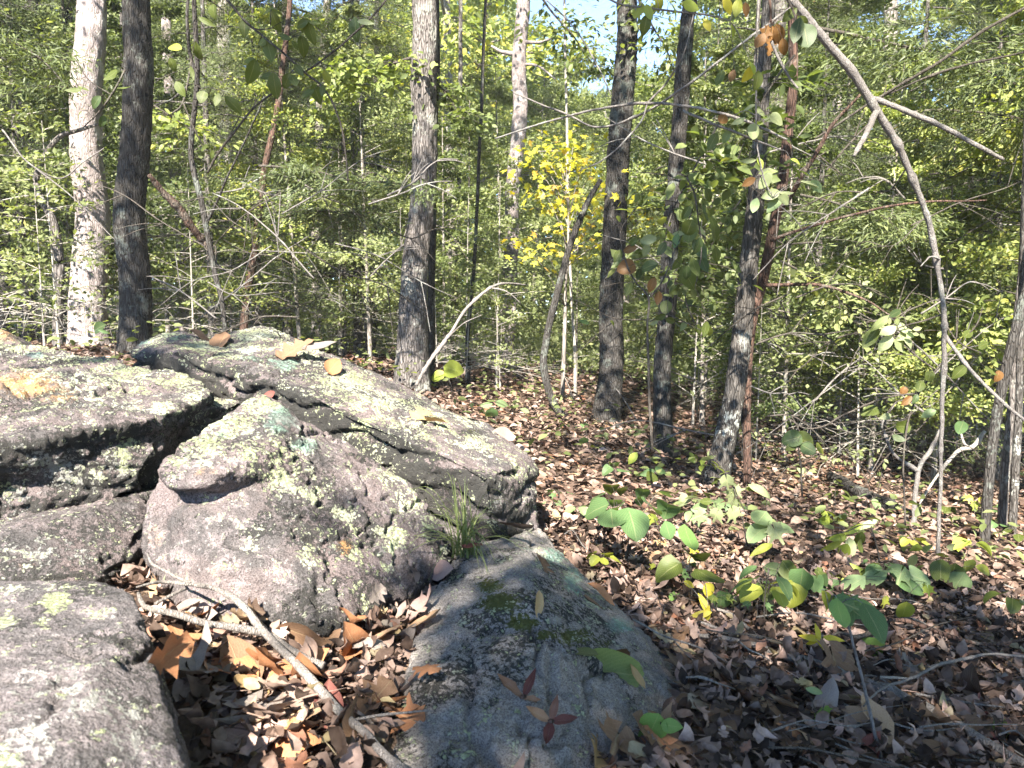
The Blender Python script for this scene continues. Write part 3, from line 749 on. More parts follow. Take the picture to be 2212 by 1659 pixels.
# understory
for row, (Y, step) in enumerate(((10.5, 2.3), (13.5, 2.3), (17, 2.7))):
    half = Y * .74 + 1
    for x in np.arange(-half, half, step):
        xx = x + r.uniform(-.8, .8); yy = Y + r.uniform(-1.3, 1.3)
        px = 1106 + xx / yy * FPX
        if 1060 < px < 1440 and yy < 12.5: continue
        hem = (px > 1500 and r.random() < .42) or (px < 420 and r.random() < .6) or (480 < px < 800 and r.random() < .5)
        if hem:
            k = int(r.integers(3)); s = r.uniform(.7, 1.0)
            if top_px(px) > -300: s *= .5
            plant_tree('conifer_tree', HEM[k], xx, yy, s, r.random() * 6.28, 'feathery evergreen with dead lower twigs ' + spot(xx, yy), 'tree', 'evergreens among the broadleaf trunks')
        else:
            k = int(r.integers(5)); s = r.uniform(.75, 1.15)
            if top_px(px) > -300: s *= .6
            plant_tree('understory_tree', MID[k], xx, yy, s, r.random() * 6.28, 'slender small leaved tree ' + ('closer in', 'farther in', 'deep in')[row] + ' ' + spot(xx, yy), 'tree', 'understory trees behind the rocks')
for px, yy, k, sc, kind in [(1520, 8.6, 0, .62, 0), (1600, 9.5, 1, .7, 1), (1700, 7.6, 1, .5, 0), (1760, 8.8, 0, .62, 1), (1830, 9.6, 4, .8, 0), (1890, 7.4, 2, .45, 0), (1960, 8.6, 2, .6, 1), (2030, 7.2, 3, .5, 0), (2100, 9.0, 0, .7, 0), (2170, 7.6, 1, .55, 1), (2260, 8.2, 4, .7, 0), (2330, 6.6, 2, .6, 0),
                            (460, 9.2, 1, .62, 1), (560, 10.0, 0, .65, 1), (650, 9.4, 2, .55, 0), (740, 10.4, 1, .6, 1), (800, 9.6, 4, .55, 0), (330, 9.8, 3, .7, 0), (60, 9.2, 1, .7, 1), (-60, 8.5, 0, .8, 0), (1010, 11.4, 0, .6, 0), (960, 10.2, 3, .5, 0)]:
    xx = (px - 1106) / FPX * yy
    if kind: plant_tree('conifer_tree', HEM[k % 3], xx, yy, sc, r.random() * 6.28, 'young feathery evergreen close by ' + spot(xx, yy), 'tree', 'evergreens among the broadleaf trunks')
    else: plant_tree('understory_tree', MID[k % 5], xx, yy, sc, r.random() * 6.28, 'short leafy young tree close by ' + spot(xx, yy), 'tree', 'understory trees behind the rocks')
# woods round the back of the camera, away from the sun's side
for k, (x, y) in enumerate([(7, 3), (9, 7), (8, -1), (12, 2), (6, -5), (10, -5), (13, -3), (7, -10), (-12, 7), (-13, 1), (-15, 4), (14, 7), (-15, -5)]):
    plant_tree('broadleaf_tree', FAR[k % 4], x, y, r.uniform(.8, 1.0), r.random() * 6.28, 'broadleaf tree of the woods around the clearing, outside the picture', 'tree', 'trees around the clearing outside the picture')
# bare twiggy shrubs
for k in range(46):
    yy = r.uniform(6.0, 13); xx = r.uniform(-.72, .72) * yy
    if yy < 8 and -2 < xx < .3: continue
    if .0 < xx / yy < .2 and yy < 10: continue
    plant_tree('shrub', BUSH[k % 4], xx, yy, r.uniform(.6, 1.15), r.random() * 6.28, 'thin twiggy shrub ' + spot(xx, yy), 'shrub', 'twiggy shrubs on the forest floor')

# the wood beyond, one mass
def far_wood():
    g = np.random.default_rng(77)
    n = 90000
    az = g.uniform(-.80, .80, n); D = g.uniform(48, 66, n)
    x = D * np.tan(az); y = D
    px = 1106 + x / y * FPX
    tp = np.array([max(top_px(p - 60), top_px(p + 60), top_px(p)) for p in px])
    zmax = EYE[2] + (691 - np.where(tp < -300, -100, tp + 40)) / FPX * y
    z = ground(x, y) + g.random(n) ** .9 * (zmax - ground(x, y)) * (.85 + .15 * vnoise(np.stack([x * .25, y * .1, 0 * x], 1), 5))
    pos = np.stack([x, y, z], 1)
    V, F = leaf_batch(T2V, T2F, pos, g.normal(size=(n, 3)), g.normal(size=(n, 3)) + [0, -.5, .8], g.uniform(.4, .85, n))
    link('far_wood', mk_mesh('far_wood', V, [F], [M['leaf_far']], smooth=False), kind='stuff', label='distant wood of sunlit leaves closing the view')
far_wood()

def thicket():
    g = np.random.default_rng(78)
    n = 150000
    y = g.uniform(14, 36, n); x = g.uniform(-.76, .76, n) * y
    q = np.stack([x * .5, y * .5, 0 * x], 1)
    top = .6 + 5.5 * vnoise(q, 3) ** 2
    z = ground(x, y) + g.random(n) * top
    k = fbm(np.stack([x * .9, y * .9, z * 1.3], 1), 2, 6) > .47
    pos = np.stack([x, y, z], 1)[k]
    V, F = leaf_batch(T2V, T2F, pos, g.normal(size=pos.shape), g.normal(size=pos.shape) * .7 + [0, -.3, .8], g.uniform(.08, .18, len(pos)) * (.6 + pos[:, 1] / 40))
    link('thicket', mk_mesh('thicket', V, [F], [M['leaf_far']], smooth=False), kind='stuff', label='mass of leafy undergrowth filling the space between the far trunks')
thicket()

# ------------------------------------------------------------------ big trunks
def big_tree(label, pts, widths, bark, name='tree', crown=None, seed=1, furrow=.012, flare=.35, side=None, limbs=(), leaf_mat='leaf_mid'):
    """pts: (px,py,Y) from the ground up, widths in picture pixels; carried on above the frame into a crown"""
    W = [P(*p) for p in pts]
    W[0] = np.array([W[0][0], W[0][1], float(ground(W[0][0], W[0][1])) - .05])
    rad = [w * .5 / FPX * p[2] for w, p in zip(widths, pts)]
    up = unit(W[-1] - W[-2]) * .5 + np.array([0, 0, .5]); up = unit(up)
    top = crown[0] if crown else W[-1][2]
    if crown and top > W[-1][2] + .3:
        L = top - W[-1][2]
        W += [W[-1] + up * L * .5, W[-1] + up * L]; rad += [rad[-1] * .8, rad[-1] * .35]
    W = np.array(W)
    seglen = np.linalg.norm(np.diff(W, axis=0), axis=1).sum()
    n = int(min(420, max(40, seglen / .035)))
    path = catmull(W, n); path = wob(path, float(np.mean(rad)) * 1.6 + .02, .9, seed) - (wob(path[:1], float(np.mean(rad)) * 1.6 + .02, .9, seed) - path[:1]); rr = catmull(np.stack([rad, rad, rad], 1), n)[:, 0]
    hz = path[:, 2] - path[0, 2]
    rr = rr * (1 + flare * (.6 * np.exp(-np.clip(hz, 0, None) / .14) + .4 * np.exp(-np.clip(hz, 0, None) / .45)))
    sides = int(np.clip(max(widths) * .7, 10, 40))
    V, F, F3 = tube(path, rr, sides)
    nn = n * sides
    ctr = np.repeat(path, sides, 0); d = V[:nn] - ctr; rl = np.repeat(rr, sides)
    dn = unit(d); ang = np.arctan2(dn[:, 1], dn[:, 0])
    q = np.stack([np.cos(ang) * 5.0, np.sin(ang) * 5.0, V[:nn, 2] * 3.2], 1) * (rl[:, None] / .12) ** .4
    q[:, 2] = V[:nn, 2] * 4
    f = 1 - np.abs(2 * fbm(q * 1.6, 3, seed) - 1) ** .7
    g = fbm(np.stack([np.cos(ang) * 1.2, np.sin(ang) * 1.2, V[:nn, 2] * 1.1], 1), 3, seed + 7) - .5
    V[:nn] += dn * (np.maximum(0, np.cos(ang * 4 + seed) ** 3) * rl * flare * np.exp(-np.clip(V[:nn, 2] - path[0, 2], 0, None) / .12))[:, None]
    V[:nn] += dn * ((f - .6) * furrow * 2 * np.minimum(1, rl / .06) + g * rl * .18)[:, None]
    base = W[0].copy()
    e = empty(name, base, label, 'tree')
    link('trunk', mk_mesh('trunk', V - base, [F] + ([F3] if F3 is not None else []), [bark]), e)
    for lp, lw in limbs:
        LW = np.array([P(*p) for p in lp]); lr = np.array([w * .5 / FPX * p[2] for w, p in zip(lw, lp)])
        pp = catmull(LW, 24); r3 = catmull(np.stack([lr] * 3, 1), 24)[:, 0]
        mb = MB(); mb.add(*tube(wob(pp, .02, 5, seed), r3, 8)); link('limb', mb.mesh('limb', [bark], base), e)
    if crown:
        top, lo, spread, nb, per = crown
        g_ = np.random.default_rng(seed + 900)
        lo = lo + .8; wood, pos, head, nrm, siz = crown_style(g_, top + .5, lo, spread, nb, max(10, int(per * .45)), 'broad', .085, rad[0], (0, 0), 4, .35, .5)
        sh = np.interp(np.linspace(lo, top + .5, 40), path[:, 2], path[:, 0]), np.interp(np.linspace(lo, top + .5, 40), path[:, 2], path[:, 1])
        def shift(A):
            zz = np.clip(A[:, 2], lo, top + .5)
            return A + np.stack([np.interp(zz, np.linspace(lo, top + .5, 40), sh[0]), np.interp(zz, np.linspace(lo, top + .5, 40), sh[1]), 0 * zz], 1)
        LV, LF = leaf_batch(T4V, T4F, shift(pos), head, nrm, siz)
        link('crown', mk_mesh('crown', LV - base, [LF], [M[leaf_mat]], smooth=False), e)
        wv = shift(np.concatenate(wood.V))
        link('branch', mk_mesh('branch', wv - base, [np.concatenate(wood.F4)], [bark]), e)
    return e

big_tree('thick pale grey trunk fully lit by the sun, left of the black trunk', [(198, 765, 8.5), (197, 690, 8.5), (195, 500, 8.5), (194, 250, 8.5), (192, 0, 8.5)], [76, 70, 66, 60, 54], M['bark_pale'], crown=(10, 5.8, 2.2, 14, 40), seed=3, furrow=.010)
big_tree('thick blackish trunk with scaly bark rising right behind the slabs', [(288, 775, 6.4), (289, 690, 6.4), (293, 500, 6.4), (302, 250, 6.4), (311, 0, 6.4)], [66, 62, 58, 54, 50], M['bark_dark'], crown=(9, 4.6, 2.3, 16, 50), seed=5, furrow=.012, flare=.05)
big_tree('tall straight oak trunk rising behind the ridge of the long slab', [(888, 815, 6.8), (893, 740, 6.8), (899, 560, 6.8), (903, 400, 6.8), (906, 200, 6.8), (908, 0, 6.8)], [72, 60, 52, 50, 50, 50], M['bark_grey'], crown=(10, 5.0, 2.3, 16, 45), seed=8, furrow=.014, flare=.25)
big_tree('thin dark stem standing tight against the oak trunk', [(930, 800, 7.3), (932, 600, 7.3), (934, 300, 7.3), (938, 0, 7.3)], [16, 15, 15, 15], M['bark_dark'], crown=(7, 4.6, 1.2, 8, 30), seed=9, furrow=.004)
big_tree('pale slightly crooked trunk in the middle distance beside the yellow maple', [(1085, 775, 13), (1092, 680, 13), (1103, 520, 13), (1108, 400, 13), (1120, 260, 13), (1124, 150, 13), (1133, 0, 13)], [40, 34, 30, 29, 30, 28, 26], M['bark_pale'], crown=(12, 7.2, 2.6, 16, 50), seed=12, furrow=.012,
         limbs=[([(1122, 118, 13), (1085, 112, 13.2), (1062, 100, 13.3)], [12, 8, 5]), ([(1126, 90, 13), (1160, 92, 12.8), (1190, 84, 12.6)], [9, 6, 4]), ([(1123, 138, 13), (1160, 142, 12.8), (1200, 170, 12.5)], [7, 5, 3])])
big_tree('straight black trunk with a thin stem leaning on it', [(1308, 905, 7.6), (1309, 780, 7.6), (1312, 600, 7.6), (1322, 400, 7.6), (1335, 200, 7.6), (1347, 0, 7.6)], [58, 50, 48, 46, 44, 40], M['bark_dark'], crown=(11, 5.6, 2.0, 12, 40), seed=14, furrow=.014, flare=.2)
big_tree('thin dark curved stem that leans against the straight black trunk', [(1245, 925, 7.4), (1200, 880, 7.4), (1174, 800, 7.4), (1180, 730, 7.4), (1198, 650, 7.4), (1225, 545, 7.45), (1262, 450, 7.5), (1300, 385, 7.5)], [16, 16, 16, 15, 15, 14, 13, 10], M['bark_dark'], seed=15, furrow=.004, flare=.0)
big_tree('narrow dark trunk half hidden by a big leaved sapling', [(1430, 1008, 6.3), (1432, 900, 6.3), (1440, 700, 6.3), (1456, 420, 6.3), (1470, 200, 6.3), (1484, 0, 6.3)], [42, 37, 35, 32, 31, 28], M['bark_dark'], crown=(9, 4.6, 1.8, 12, 40), seed=17, furrow=.010, flare=.2)
big_tree('leaning trunk crusted with pale lichen near its foot', [(1540, 1072, 5.2), (1562, 980, 5.2), (1586, 870, 5.2), (1598, 740, 5.2), (1612, 560, 5.2), (1628, 380, 5.2), (1642, 180, 5.2), (1656, 0, 5.2)], [54, 46, 43, 40, 36, 30, 27, 25], M['bark_lichen'], crown=(7.5, 3.9, 1.8, 12, 45), seed=19, furrow=.008, flare=.15)
big_tree('reddish dark thin stem crossing the lichen crusted trunk', [(1614, 1040, 5.6), (1612, 850, 5.5), (1622, 700, 5.4), (1650, 600, 5.3), (1676, 490, 5.2), (1698, 380, 5.1), (1712, 220, 5.1), (1717, 0, 5.1)], [16, 17, 20, 22, 22, 22, 20, 18], M['bark_red'], crown=(6, 3.9, 1.3, 8, 35), seed=21, furrow=.004, flare=.1,
         limbs=[([(1676, 470, 5.2), (1745, 360, 5.0), (1800, 270, 4.9), (1858, 205, 4.8)], [12, 10, 8, 5]), ([(1665, 520, 5.2), (1780, 480, 5.0), (1960, 440, 4.8), (2130, 432, 4.7)], [8, 6, 5, 3]), ([(1640, 618, 5.3), (1760, 616, 5.1), (1850, 640, 5.0), (1935, 690, 4.9)], [9, 7, 5, 3])])
big_tree('dark fissured sapling trunk by the right edge, leaning outward', [(2124, 1178, 5.0), (2138, 1010, 5.0), (2160, 850, 5.0), (2188, 720, 5.0), (2225, 590, 5.0), (2290, 400, 5.0)], [20, 20, 21, 20, 19, 17], M['bark_dark'], crown=(6, 3.4, 1.5, 9, 40), seed=24, furrow=.005, flare=.1)
big_tree('slim trunk with a reddish sunlit side, second from the right edge', [(2165, 1115, 5.6), (2170, 1020, 5.6), (2184, 900, 5.6), (2195, 760, 5.6), (2205, 500, 5.6), (2220, 200, 5.6)], [19, 18, 18, 17, 16, 14], M['bark_grey'], crown=(6.5, 4.0, 1.5, 8, 40), seed=25, furrow=.005, flare=.1)
big_tree('slim pale trunk at the right edge with sunlit streaks', [(2187, 1128, 5.4), (2192, 1020, 5.4), (2200, 900, 5.4), (2203, 700, 5.4), (2208, 500, 5.4)], [16, 16, 15, 14, 13], M['bark_lichen'], crown=(6.5, 4.0, 1.2, 7, 30), seed=26, furrow=.004, flare=.1)
big_tree('pale mottled trunk between the black trunk and the broken leaning limb', [(388, 725, 11), (392, 620, 11), (394, 500, 11), (380, 380, 11), (370, 280, 11), (362, 120, 11), (356, 0, 11)], [30, 25, 24, 22, 22, 20, 18], M['bark_pale'], crown=(10, 6, 2.2, 12, 45), seed=28, furrow=.010, flare=.2)
big_tree('slim reddish leaning trunk among dead twigs above the back slab', [(520, 715, 9.0), (532, 640, 9.0), (550, 540, 9.0), (573, 400, 9.0), (598, 250, 9.0), (620, 100, 9.0), (632, -20, 9.0)], [17, 16, 15, 14, 13, 11, 10], M['bark_red'], crown=(6.5, 4.8, 1.8, 9, 45), seed=29, furrow=.006, flare=.2)
big_tree('small crooked tree with a curving dark upper stem at the left', [(124, 745, 7.5), (127, 650, 7.5), (125, 560, 7.5), (112, 480, 7.5), (82, 425, 7.5), (76, 385, 7.5), (96, 335, 7.5), (128, 295, 7.5), (170, 280, 7.5), (222, 264, 7.5)], [20, 18, 19, 18, 14, 12, 11, 10, 8, 5], M['bark_grey'], seed=31, furrow=.006, flare=.2)
big_tree('thin double curved sapling stem in front of the sunlit foliage', [(500, 705, 5.5), (480, 655, 5.5), (466, 600, 5.5), (452, 520, 5.5), (436, 430, 5.5), (420, 370, 5.5), (414, 310, 5.5), (428, 160, 5.4), (420, 0, 5.3)], [9, 10, 11, 11, 12, 11, 11, 10, 9], M['bark_dark'], name='sapling', crown=(4.6, 3.5, 1.2, 7, 30), seed=33, furrow=.003, flare=.1,
         limbs=[([(428, 190, 5.4), (415, 130, 5.4), (405, 60, 5.3), (405, -20, 5.3)], [9, 8, 7, 6]), ([(408, 180, 5.3), (370, 215, 5.2), (335, 225, 5.1)], [5, 4, 3]), ([(446, 490, 5.5), (475, 420, 5.4), (520, 320, 5.3), (570, 210, 5.2)], [7, 5, 4, 3])])
for args in [('dark trunk in the shade behind the small crooked tree', (66, 740, 12), (62, 500, 12), (60, 0, 12), 26, 'bark_dark'),
             ('dark trunk half covered by the thick pale trunk', (152, 735, 11), (150, 400, 11), (152, 0, 11), 22, 'bark_dark'),
             ('shaded trunk showing between the pale trunk and the blackish trunk', (262, 740, 13), (263, 400, 13), (264, 0, 13), 17, 'bark_grey'),
             ('greyish trunk far behind the hanging leaf spray', (478, 740, 17), (480, 400, 17), (484, 0, 17), 30, 'bark_far'),
             ('pale thin far trunk left of the oak, lit at mid height', (680, 745, 16), (692, 300, 16), (712, 0, 16), 18, 'bark_far'),
             ('dim straight trunk at the far left edge of the picture', (6, 740, 10), (4, 400, 10), (6, 0, 10), 22, 'bark_dark'),
             ('thin dark stem rising close to the pale bare leaning branch', (1010, 855, 8.5), (1011, 720, 8.5), (1030, 480, 8.5), 9, 'bark_dark'),
             ('dark post like trunk just left of the oak in the middle distance', (802, 760, 15), (806, 640, 15), (812, 300, 15), 14, 'bark_dark'),
             ('brown stem between the oak and the pale crooked trunk', (980, 800, 12), (985, 640, 12), (990, 350, 12), 11, 'bark_grey'),
             ('pale thin stem standing between the two black trunks', (1243, 860, 9), (1242, 760, 9), (1232, 560, 9), 7, 'twig_pale'),
             ('broad shadowy trunk behind the reddish stem, mostly hidden by leaves', (1690, 900, 12), (1680, 500, 12), (1672, 0, 12), 42, 'bark_grey'),
             ('grey trunk deep in the thicket left of the arching dead limb', (1800, 930, 14), (1805, 600, 14), (1812, 300, 14), 24, 'bark_far'),
             ('pale trunk glimpsed high through the evergreen boughs', (1925, 950, 16), (1930, 500, 16), (1935, 0, 16), 30, 'bark_far'),
             ('straight dark trunk in front of the thicket, left of the fallen log', (1612, 1045, 6.6), (1612, 850, 6.6), (1640, 420, 6.6), 20, 'bark_dark')]:
    lab, a, b, c, w, bk = args
    big_tree(lab, [a, ((a[0] + b[0]) / 2, (a[1] + b[1]) / 2, a[2]), b, c], [w * 1.15, w, w * .95, w * .85], M[bk], seed=int(a[0]) + 50, furrow=.008, flare=.15, crown=(a[2] * .44 + 4, a[2] * .44 + 1.6, 2.0, 9, 45))

# ------------------------------------------------------------------ detailed leaves
def leaf_shape(kind, seed, curl=1.0, cup=.6, crumple=.05, rows=9):
    g = np.random.default_rng(seed)
    if kind in ('oval', 'oak', 'long', 'round', 'heart'):
        v = np.linspace(0, 1, rows if kind != 'oak' else rows + 6)
        if kind == 'oval': w = .27 * np.sin(math.pi * v ** .85) ** .85
        elif kind == 'long': w = .15 * np.sin(math.pi * v ** .8) ** .9
        elif kind == 'round': w = .42 * np.sin(math.pi * v ** .8) ** .6
        elif kind == 'heart': w = .44 * (np.sin(math.pi * np.clip(v, 0, 1) ** .55) ** .75); 
        else: w = .25 * np.sin(math.pi * v ** .75) ** .7 * (1 + .48 * np.sin(v * 2 * math.pi * 3.4 + g.uniform(0, 2)))
        w = np.maximum(w, .006); w[-1] = .004
        uu = np.array([-1, -.55, 0, .55, 1.0])
        U, Vv = np.meshgrid(uu, v, indexing='ij')
        X = U * w[None, :]; Y = Vv.copy()
        if kind == 'heart': Y = Y - .12 * np.abs(U) * (1 - Vv) ** 2
        if kind == 'oak': Y = Y + .05 * np.abs(U) * (1 - Vv)
        n1, n2 = len(uu), len(v)
        i = np.arange(n1 - 1)[:, None] * n2 + np.arange(n2 - 1)[None, :]
        F = [np.stack([i, i + n2, i + n2 + 1, i + 1], -1).reshape(-1, 4)]
        UV = np.stack([U.ravel() , Vv.ravel()], 1)
        X, Y = X.ravel(), Y.ravel()
    else:   # maple: palmate
        nth = 40; th = np.linspace(-math.pi * .96, math.pi * .96, nth)
        lob = np.array([0, .95, -.95, 1.95, -1.95]); ll = np.array([1, .9, .9, .55, .55])
        R = np.full(nth, .26)
        for a, l in zip(lob, ll):
            d = np.abs(th - a); R = np.maximum(R, l * (.58 - .52 * np.clip(d / .5, 0, 1) ** .85) + .05 * np.cos(d * 14) * (d < .45))
        X = [0]; Y = [.32]
        for k in (.45, .78, 1.0):
            X += list(np.sin(th) * R * k); Y += list(.32 + np.cos(th) * R * k)
        X = np.array(X); Y = np.array(Y)
        j = np.arange(nth - 1)
        F = [np.stack([0 * j, 1 + j, 2 + j], 1)] + [np.stack([1 + k * nth + j, 1 + (k + 1) * nth + j, 2 + (k + 1) * nth + j, 2 + k * nth + j], 1) for k in (0, 1)]
        UV = np.stack([X * 2, Y], 1)
    Z = cup * .35 * np.abs(X) + crumple * 2 * (fbm(np.stack([X * 5, Y * 5, 0 * X + seed], 1), 2, seed) - .5)
    if abs(curl) > 1e-3:
        ang = curl * Y; r0 = 1 / curl
        Y2 = np.sin(ang) * (r0 - Z); Z2 = r0 - np.cos(ang) * (r0 - Z); Y, Z = Y2, Z2
    cx = cup * 1.6
    if abs(cx) > 1e-3:
        ang = cx * X; r0 = 1 / cx
        X2 = np.sin(ang) * r0; Z = Z + r0 - np.cos(ang) * r0; X = X2
    return np.stack([X, Y, Z], 1), F, UV

def leaf_data(kind, seed, mat, **k):
    V, F, UV = leaf_shape(kind, seed, **k)
    return mk_mesh('leaf_' + kind, V, F, [mat], uv=UV)

g = np.random.default_rng(21)
GREEN = {k: [leaf_data(k, s, M['leaf_near'], curl=c, cup=u, crumple=.03) for s, c, u in ((1, -.5, .25), (2, -.9, .5), (3, .15, -.2))] for k in ('oval', 'oak', 'long', 'round', 'heart', 'maple')}
DRY = {k: [leaf_data(k, s + 10, M['leaf_dry'], curl=c, cup=u, crumple=cr) for s, c, u, cr in ((1, .35, .5, .07), (2, .9, 1.0, .10), (3, -.8, -.6, .09), (4, -.4, .4, .12), (5, 1.4, -.8, .08))] for k in ('oval', 'oak', 'long', 'maple')}

def place_leaf(name, me, base, head, nrm, size, color, parent=None, off=(0, 0, 0), **kw):
    Y = unit(head); X = unit(np.cross(Y, nrm)); Z = np.cross(X, Y)
    o = link(name, me, parent, **kw)
    b = np.asarray(base) - np.asarray(off)
    m = Matrix([[X[0] * size, Y[0] * size, Z[0] * size, b[0]], [X[1] * size, Y[1] * size, Z[1] * size, b[1]], [X[2] * size, Y[2] * size, Z[2] * size, b[2]], [0, 0, 0, 1]])
    o.matrix_basis = m
    o.color = (*color, 1)
    return o

# ------------------------------------------------------------------ leaf litter (uncountable) under the single leaves
LT = [leaf_shape(k, s, curl=c, cup=u, crumple=.17, rows=6) for k, s, c, u in (('oval', 1, .8, .8), ('oval', 2, -1.2, .6), ('oval', 3, 1.9, -.5), ('long', 4, 1.2, .6), ('round', 5, -.7, .9), ('oval', 6, 1.6, .9), ('oak', 7, .4, .3), ('oak', 8, -.6, .5), ('oval', 9, .2, .3))]

def litter():
    g = np.random.default_rng(99)
    Vs, Fs, n0 = [], [], 0
    def emit(TV, TF, pos, head, nrm, size):
        nonlocal n0
        V, F = leaf_batch(TV, TF, pos, head, nrm, size)
        Vs.append(V); Fs.append(F + n0); n0 += len(V)
    def scatter(n, x0, x1, y0, y1, lift, tilt, size, tmpl, rocks=True, power=1.0):
        y = y0 + (y1 - y0) * g.random(n) ** power; x = x0 + (x1 - x0) * g.random(n)
        k = np.abs(x) < y * .74 + .8
        x, y = x[k], y[k]
        z = ground(x, y) + (fbm(np.stack([x, y, 0 * x], 1) * 1.3, 4, 3) - .5) * .10 * np.clip((np.hypot(x, y) - .5) / 3, .15, 1)
        if rocks:
            keep = np.ones(len(x), bool)
            for i in range(len(x)):
                if x[i] < 1.2 and y[i] < 4.5:
                    h = drop(x[i], y[i]); keep[i] = not h[2]
            x, y, z = x[keep], y[keep], z[keep]
        m = len(x)
        pos = np.stack([x, y, z + g.random(m) * lift], 1)
        tilt = tilt * .8
        a = g.random(m) * 6.283
        head = np.stack([np.cos(a), np.sin(a), g.normal(size=m) * tilt * .6], 1)
        nrm = np.stack([g.normal(size=m) * tilt, g.normal(size=m) * tilt, np.ones(m)], 1)
        sz = size * g.uniform(.55, 1.25, m)
        w = g.integers(len(tmpl), size=m)
        for t, (TV, TF) in enumerate(tmpl):
            q = w == t
            if q.any(): emit(TV, TF, pos[q], head[q], nrm[q], sz[q])
    near = [(V, F[0]) for V, F, U in LT]
    scatter(17000, -1.6, 2.6, .55, 3.4, .05, .5, .053, near)
    scatter(15000, -1.6, 2.6, .55, 3.6, .045, .6, .03, [(T4V * [.8, 1, 2.0], T4F)])
    scatter(6500, -1.6, 2.8, .55, 4.0, .05, .35, .07, [(NEEDLE_V * [.28, 1, 1], T2F), (NEEDLE_V * [.5, 1.3, 2], T2F)])
    t4 = [(T4V * [1.1, 1, 2.5], T4F)]
    scatter(24000, -5.5, 6.5, 3.0, 9.0, .06, .5, .078, t4)
    scatter(30000, -17, 18, 8.5, 24, .08, .5, .15, [(T2V * [1.2, 1, 2], T2F)], False)
    V = np.concatenate(Vs)
    q4 = [f for f in Fs if f.shape[1] == 4]; q3 = [f for f in Fs if f.shape[1] == 3]
    link('leaf_litter', mk_mesh('leaf_litter', V, [np.concatenate(q4), np.concatenate(q3)], [M['litter']]), kind='stuff', label='thick carpet of brown and tan fallen leaves over the forest floor')
litter()

def ground_cover():
    g = np.random.default_rng(101)
    n = 420
    y = g.uniform(3.2, 14, n); x = g.uniform(-.75, .8, n) * y
    k = ~((x < .6) & (y < 4.2)); x, y = x[k], y[k]
    c = np.stack([x, y, ground(x, y) + g.uniform(.05, .3, len(x))], 1)
    rep = 7
    pos = np.repeat(c, rep, 0) + g.normal(size=(len(c) * rep, 3)) * [.09, .09, .05]
    V, F = leaf_batch(T4V, T4F, pos, g.normal(size=pos.shape) * [1, 1, .3], g.normal(size=pos.shape) * .4 + [0, 0, 1], g.uniform(.04, .085, len(pos)))
    link('ground_cover', mk_mesh('ground_cover', V, [F], [M['leaf_far']], smooth=False), kind='stuff', label='scattered low green seedlings over the forest floor')
ground_cover()

# ------------------------------------------------------------------ single fallen leaves
DC = {'tan': (.32, .215, .135), 'brown': (.17, .10, .06), 'orange brown': (.36, .165, .08), 'dark brown': (.07, .045, .033), 'greyish': (.21, .18, .165), 'pinkish tan': (.36, .245, .21), 'dark red': (.15, .05, .042), 'ochre': (.37, .25, .12)}
DCK = list(DC)

def fallen(px, py, size, kind, var, col, label, group=None, lift=.004, yaw=None, tilt=.25, flip=False):
    p, nr, on_rock = hit_pixel(px, py)
    g_ = np.random.default_rng(int(px * 7 + py * 13))
    if nr @ (EYE - p) < 0: nr = -nr
    if on_rock: tilt = .08; var = (0, 3)[var % 2]
    nr = unit(nr + g_.normal(size=3) * tilt)
    a = g_.random() * 6.283 if yaw is None else yaw
    h = np.array([math.cos(a), math.sin(a), 0.0]); h = unit(h - nr * (h @ nr))
    if flip: nr = -nr
    me = DRY[kind][var % 5]
    c = np.array(DC[col]) * g_.uniform(.85, 1.15)
    return place_leaf('fallen_leaf', me, p + nr * (lift if not flip else -lift) - h * size * .5, h, nr, size, c, label=label, cat='leaf', group=group)

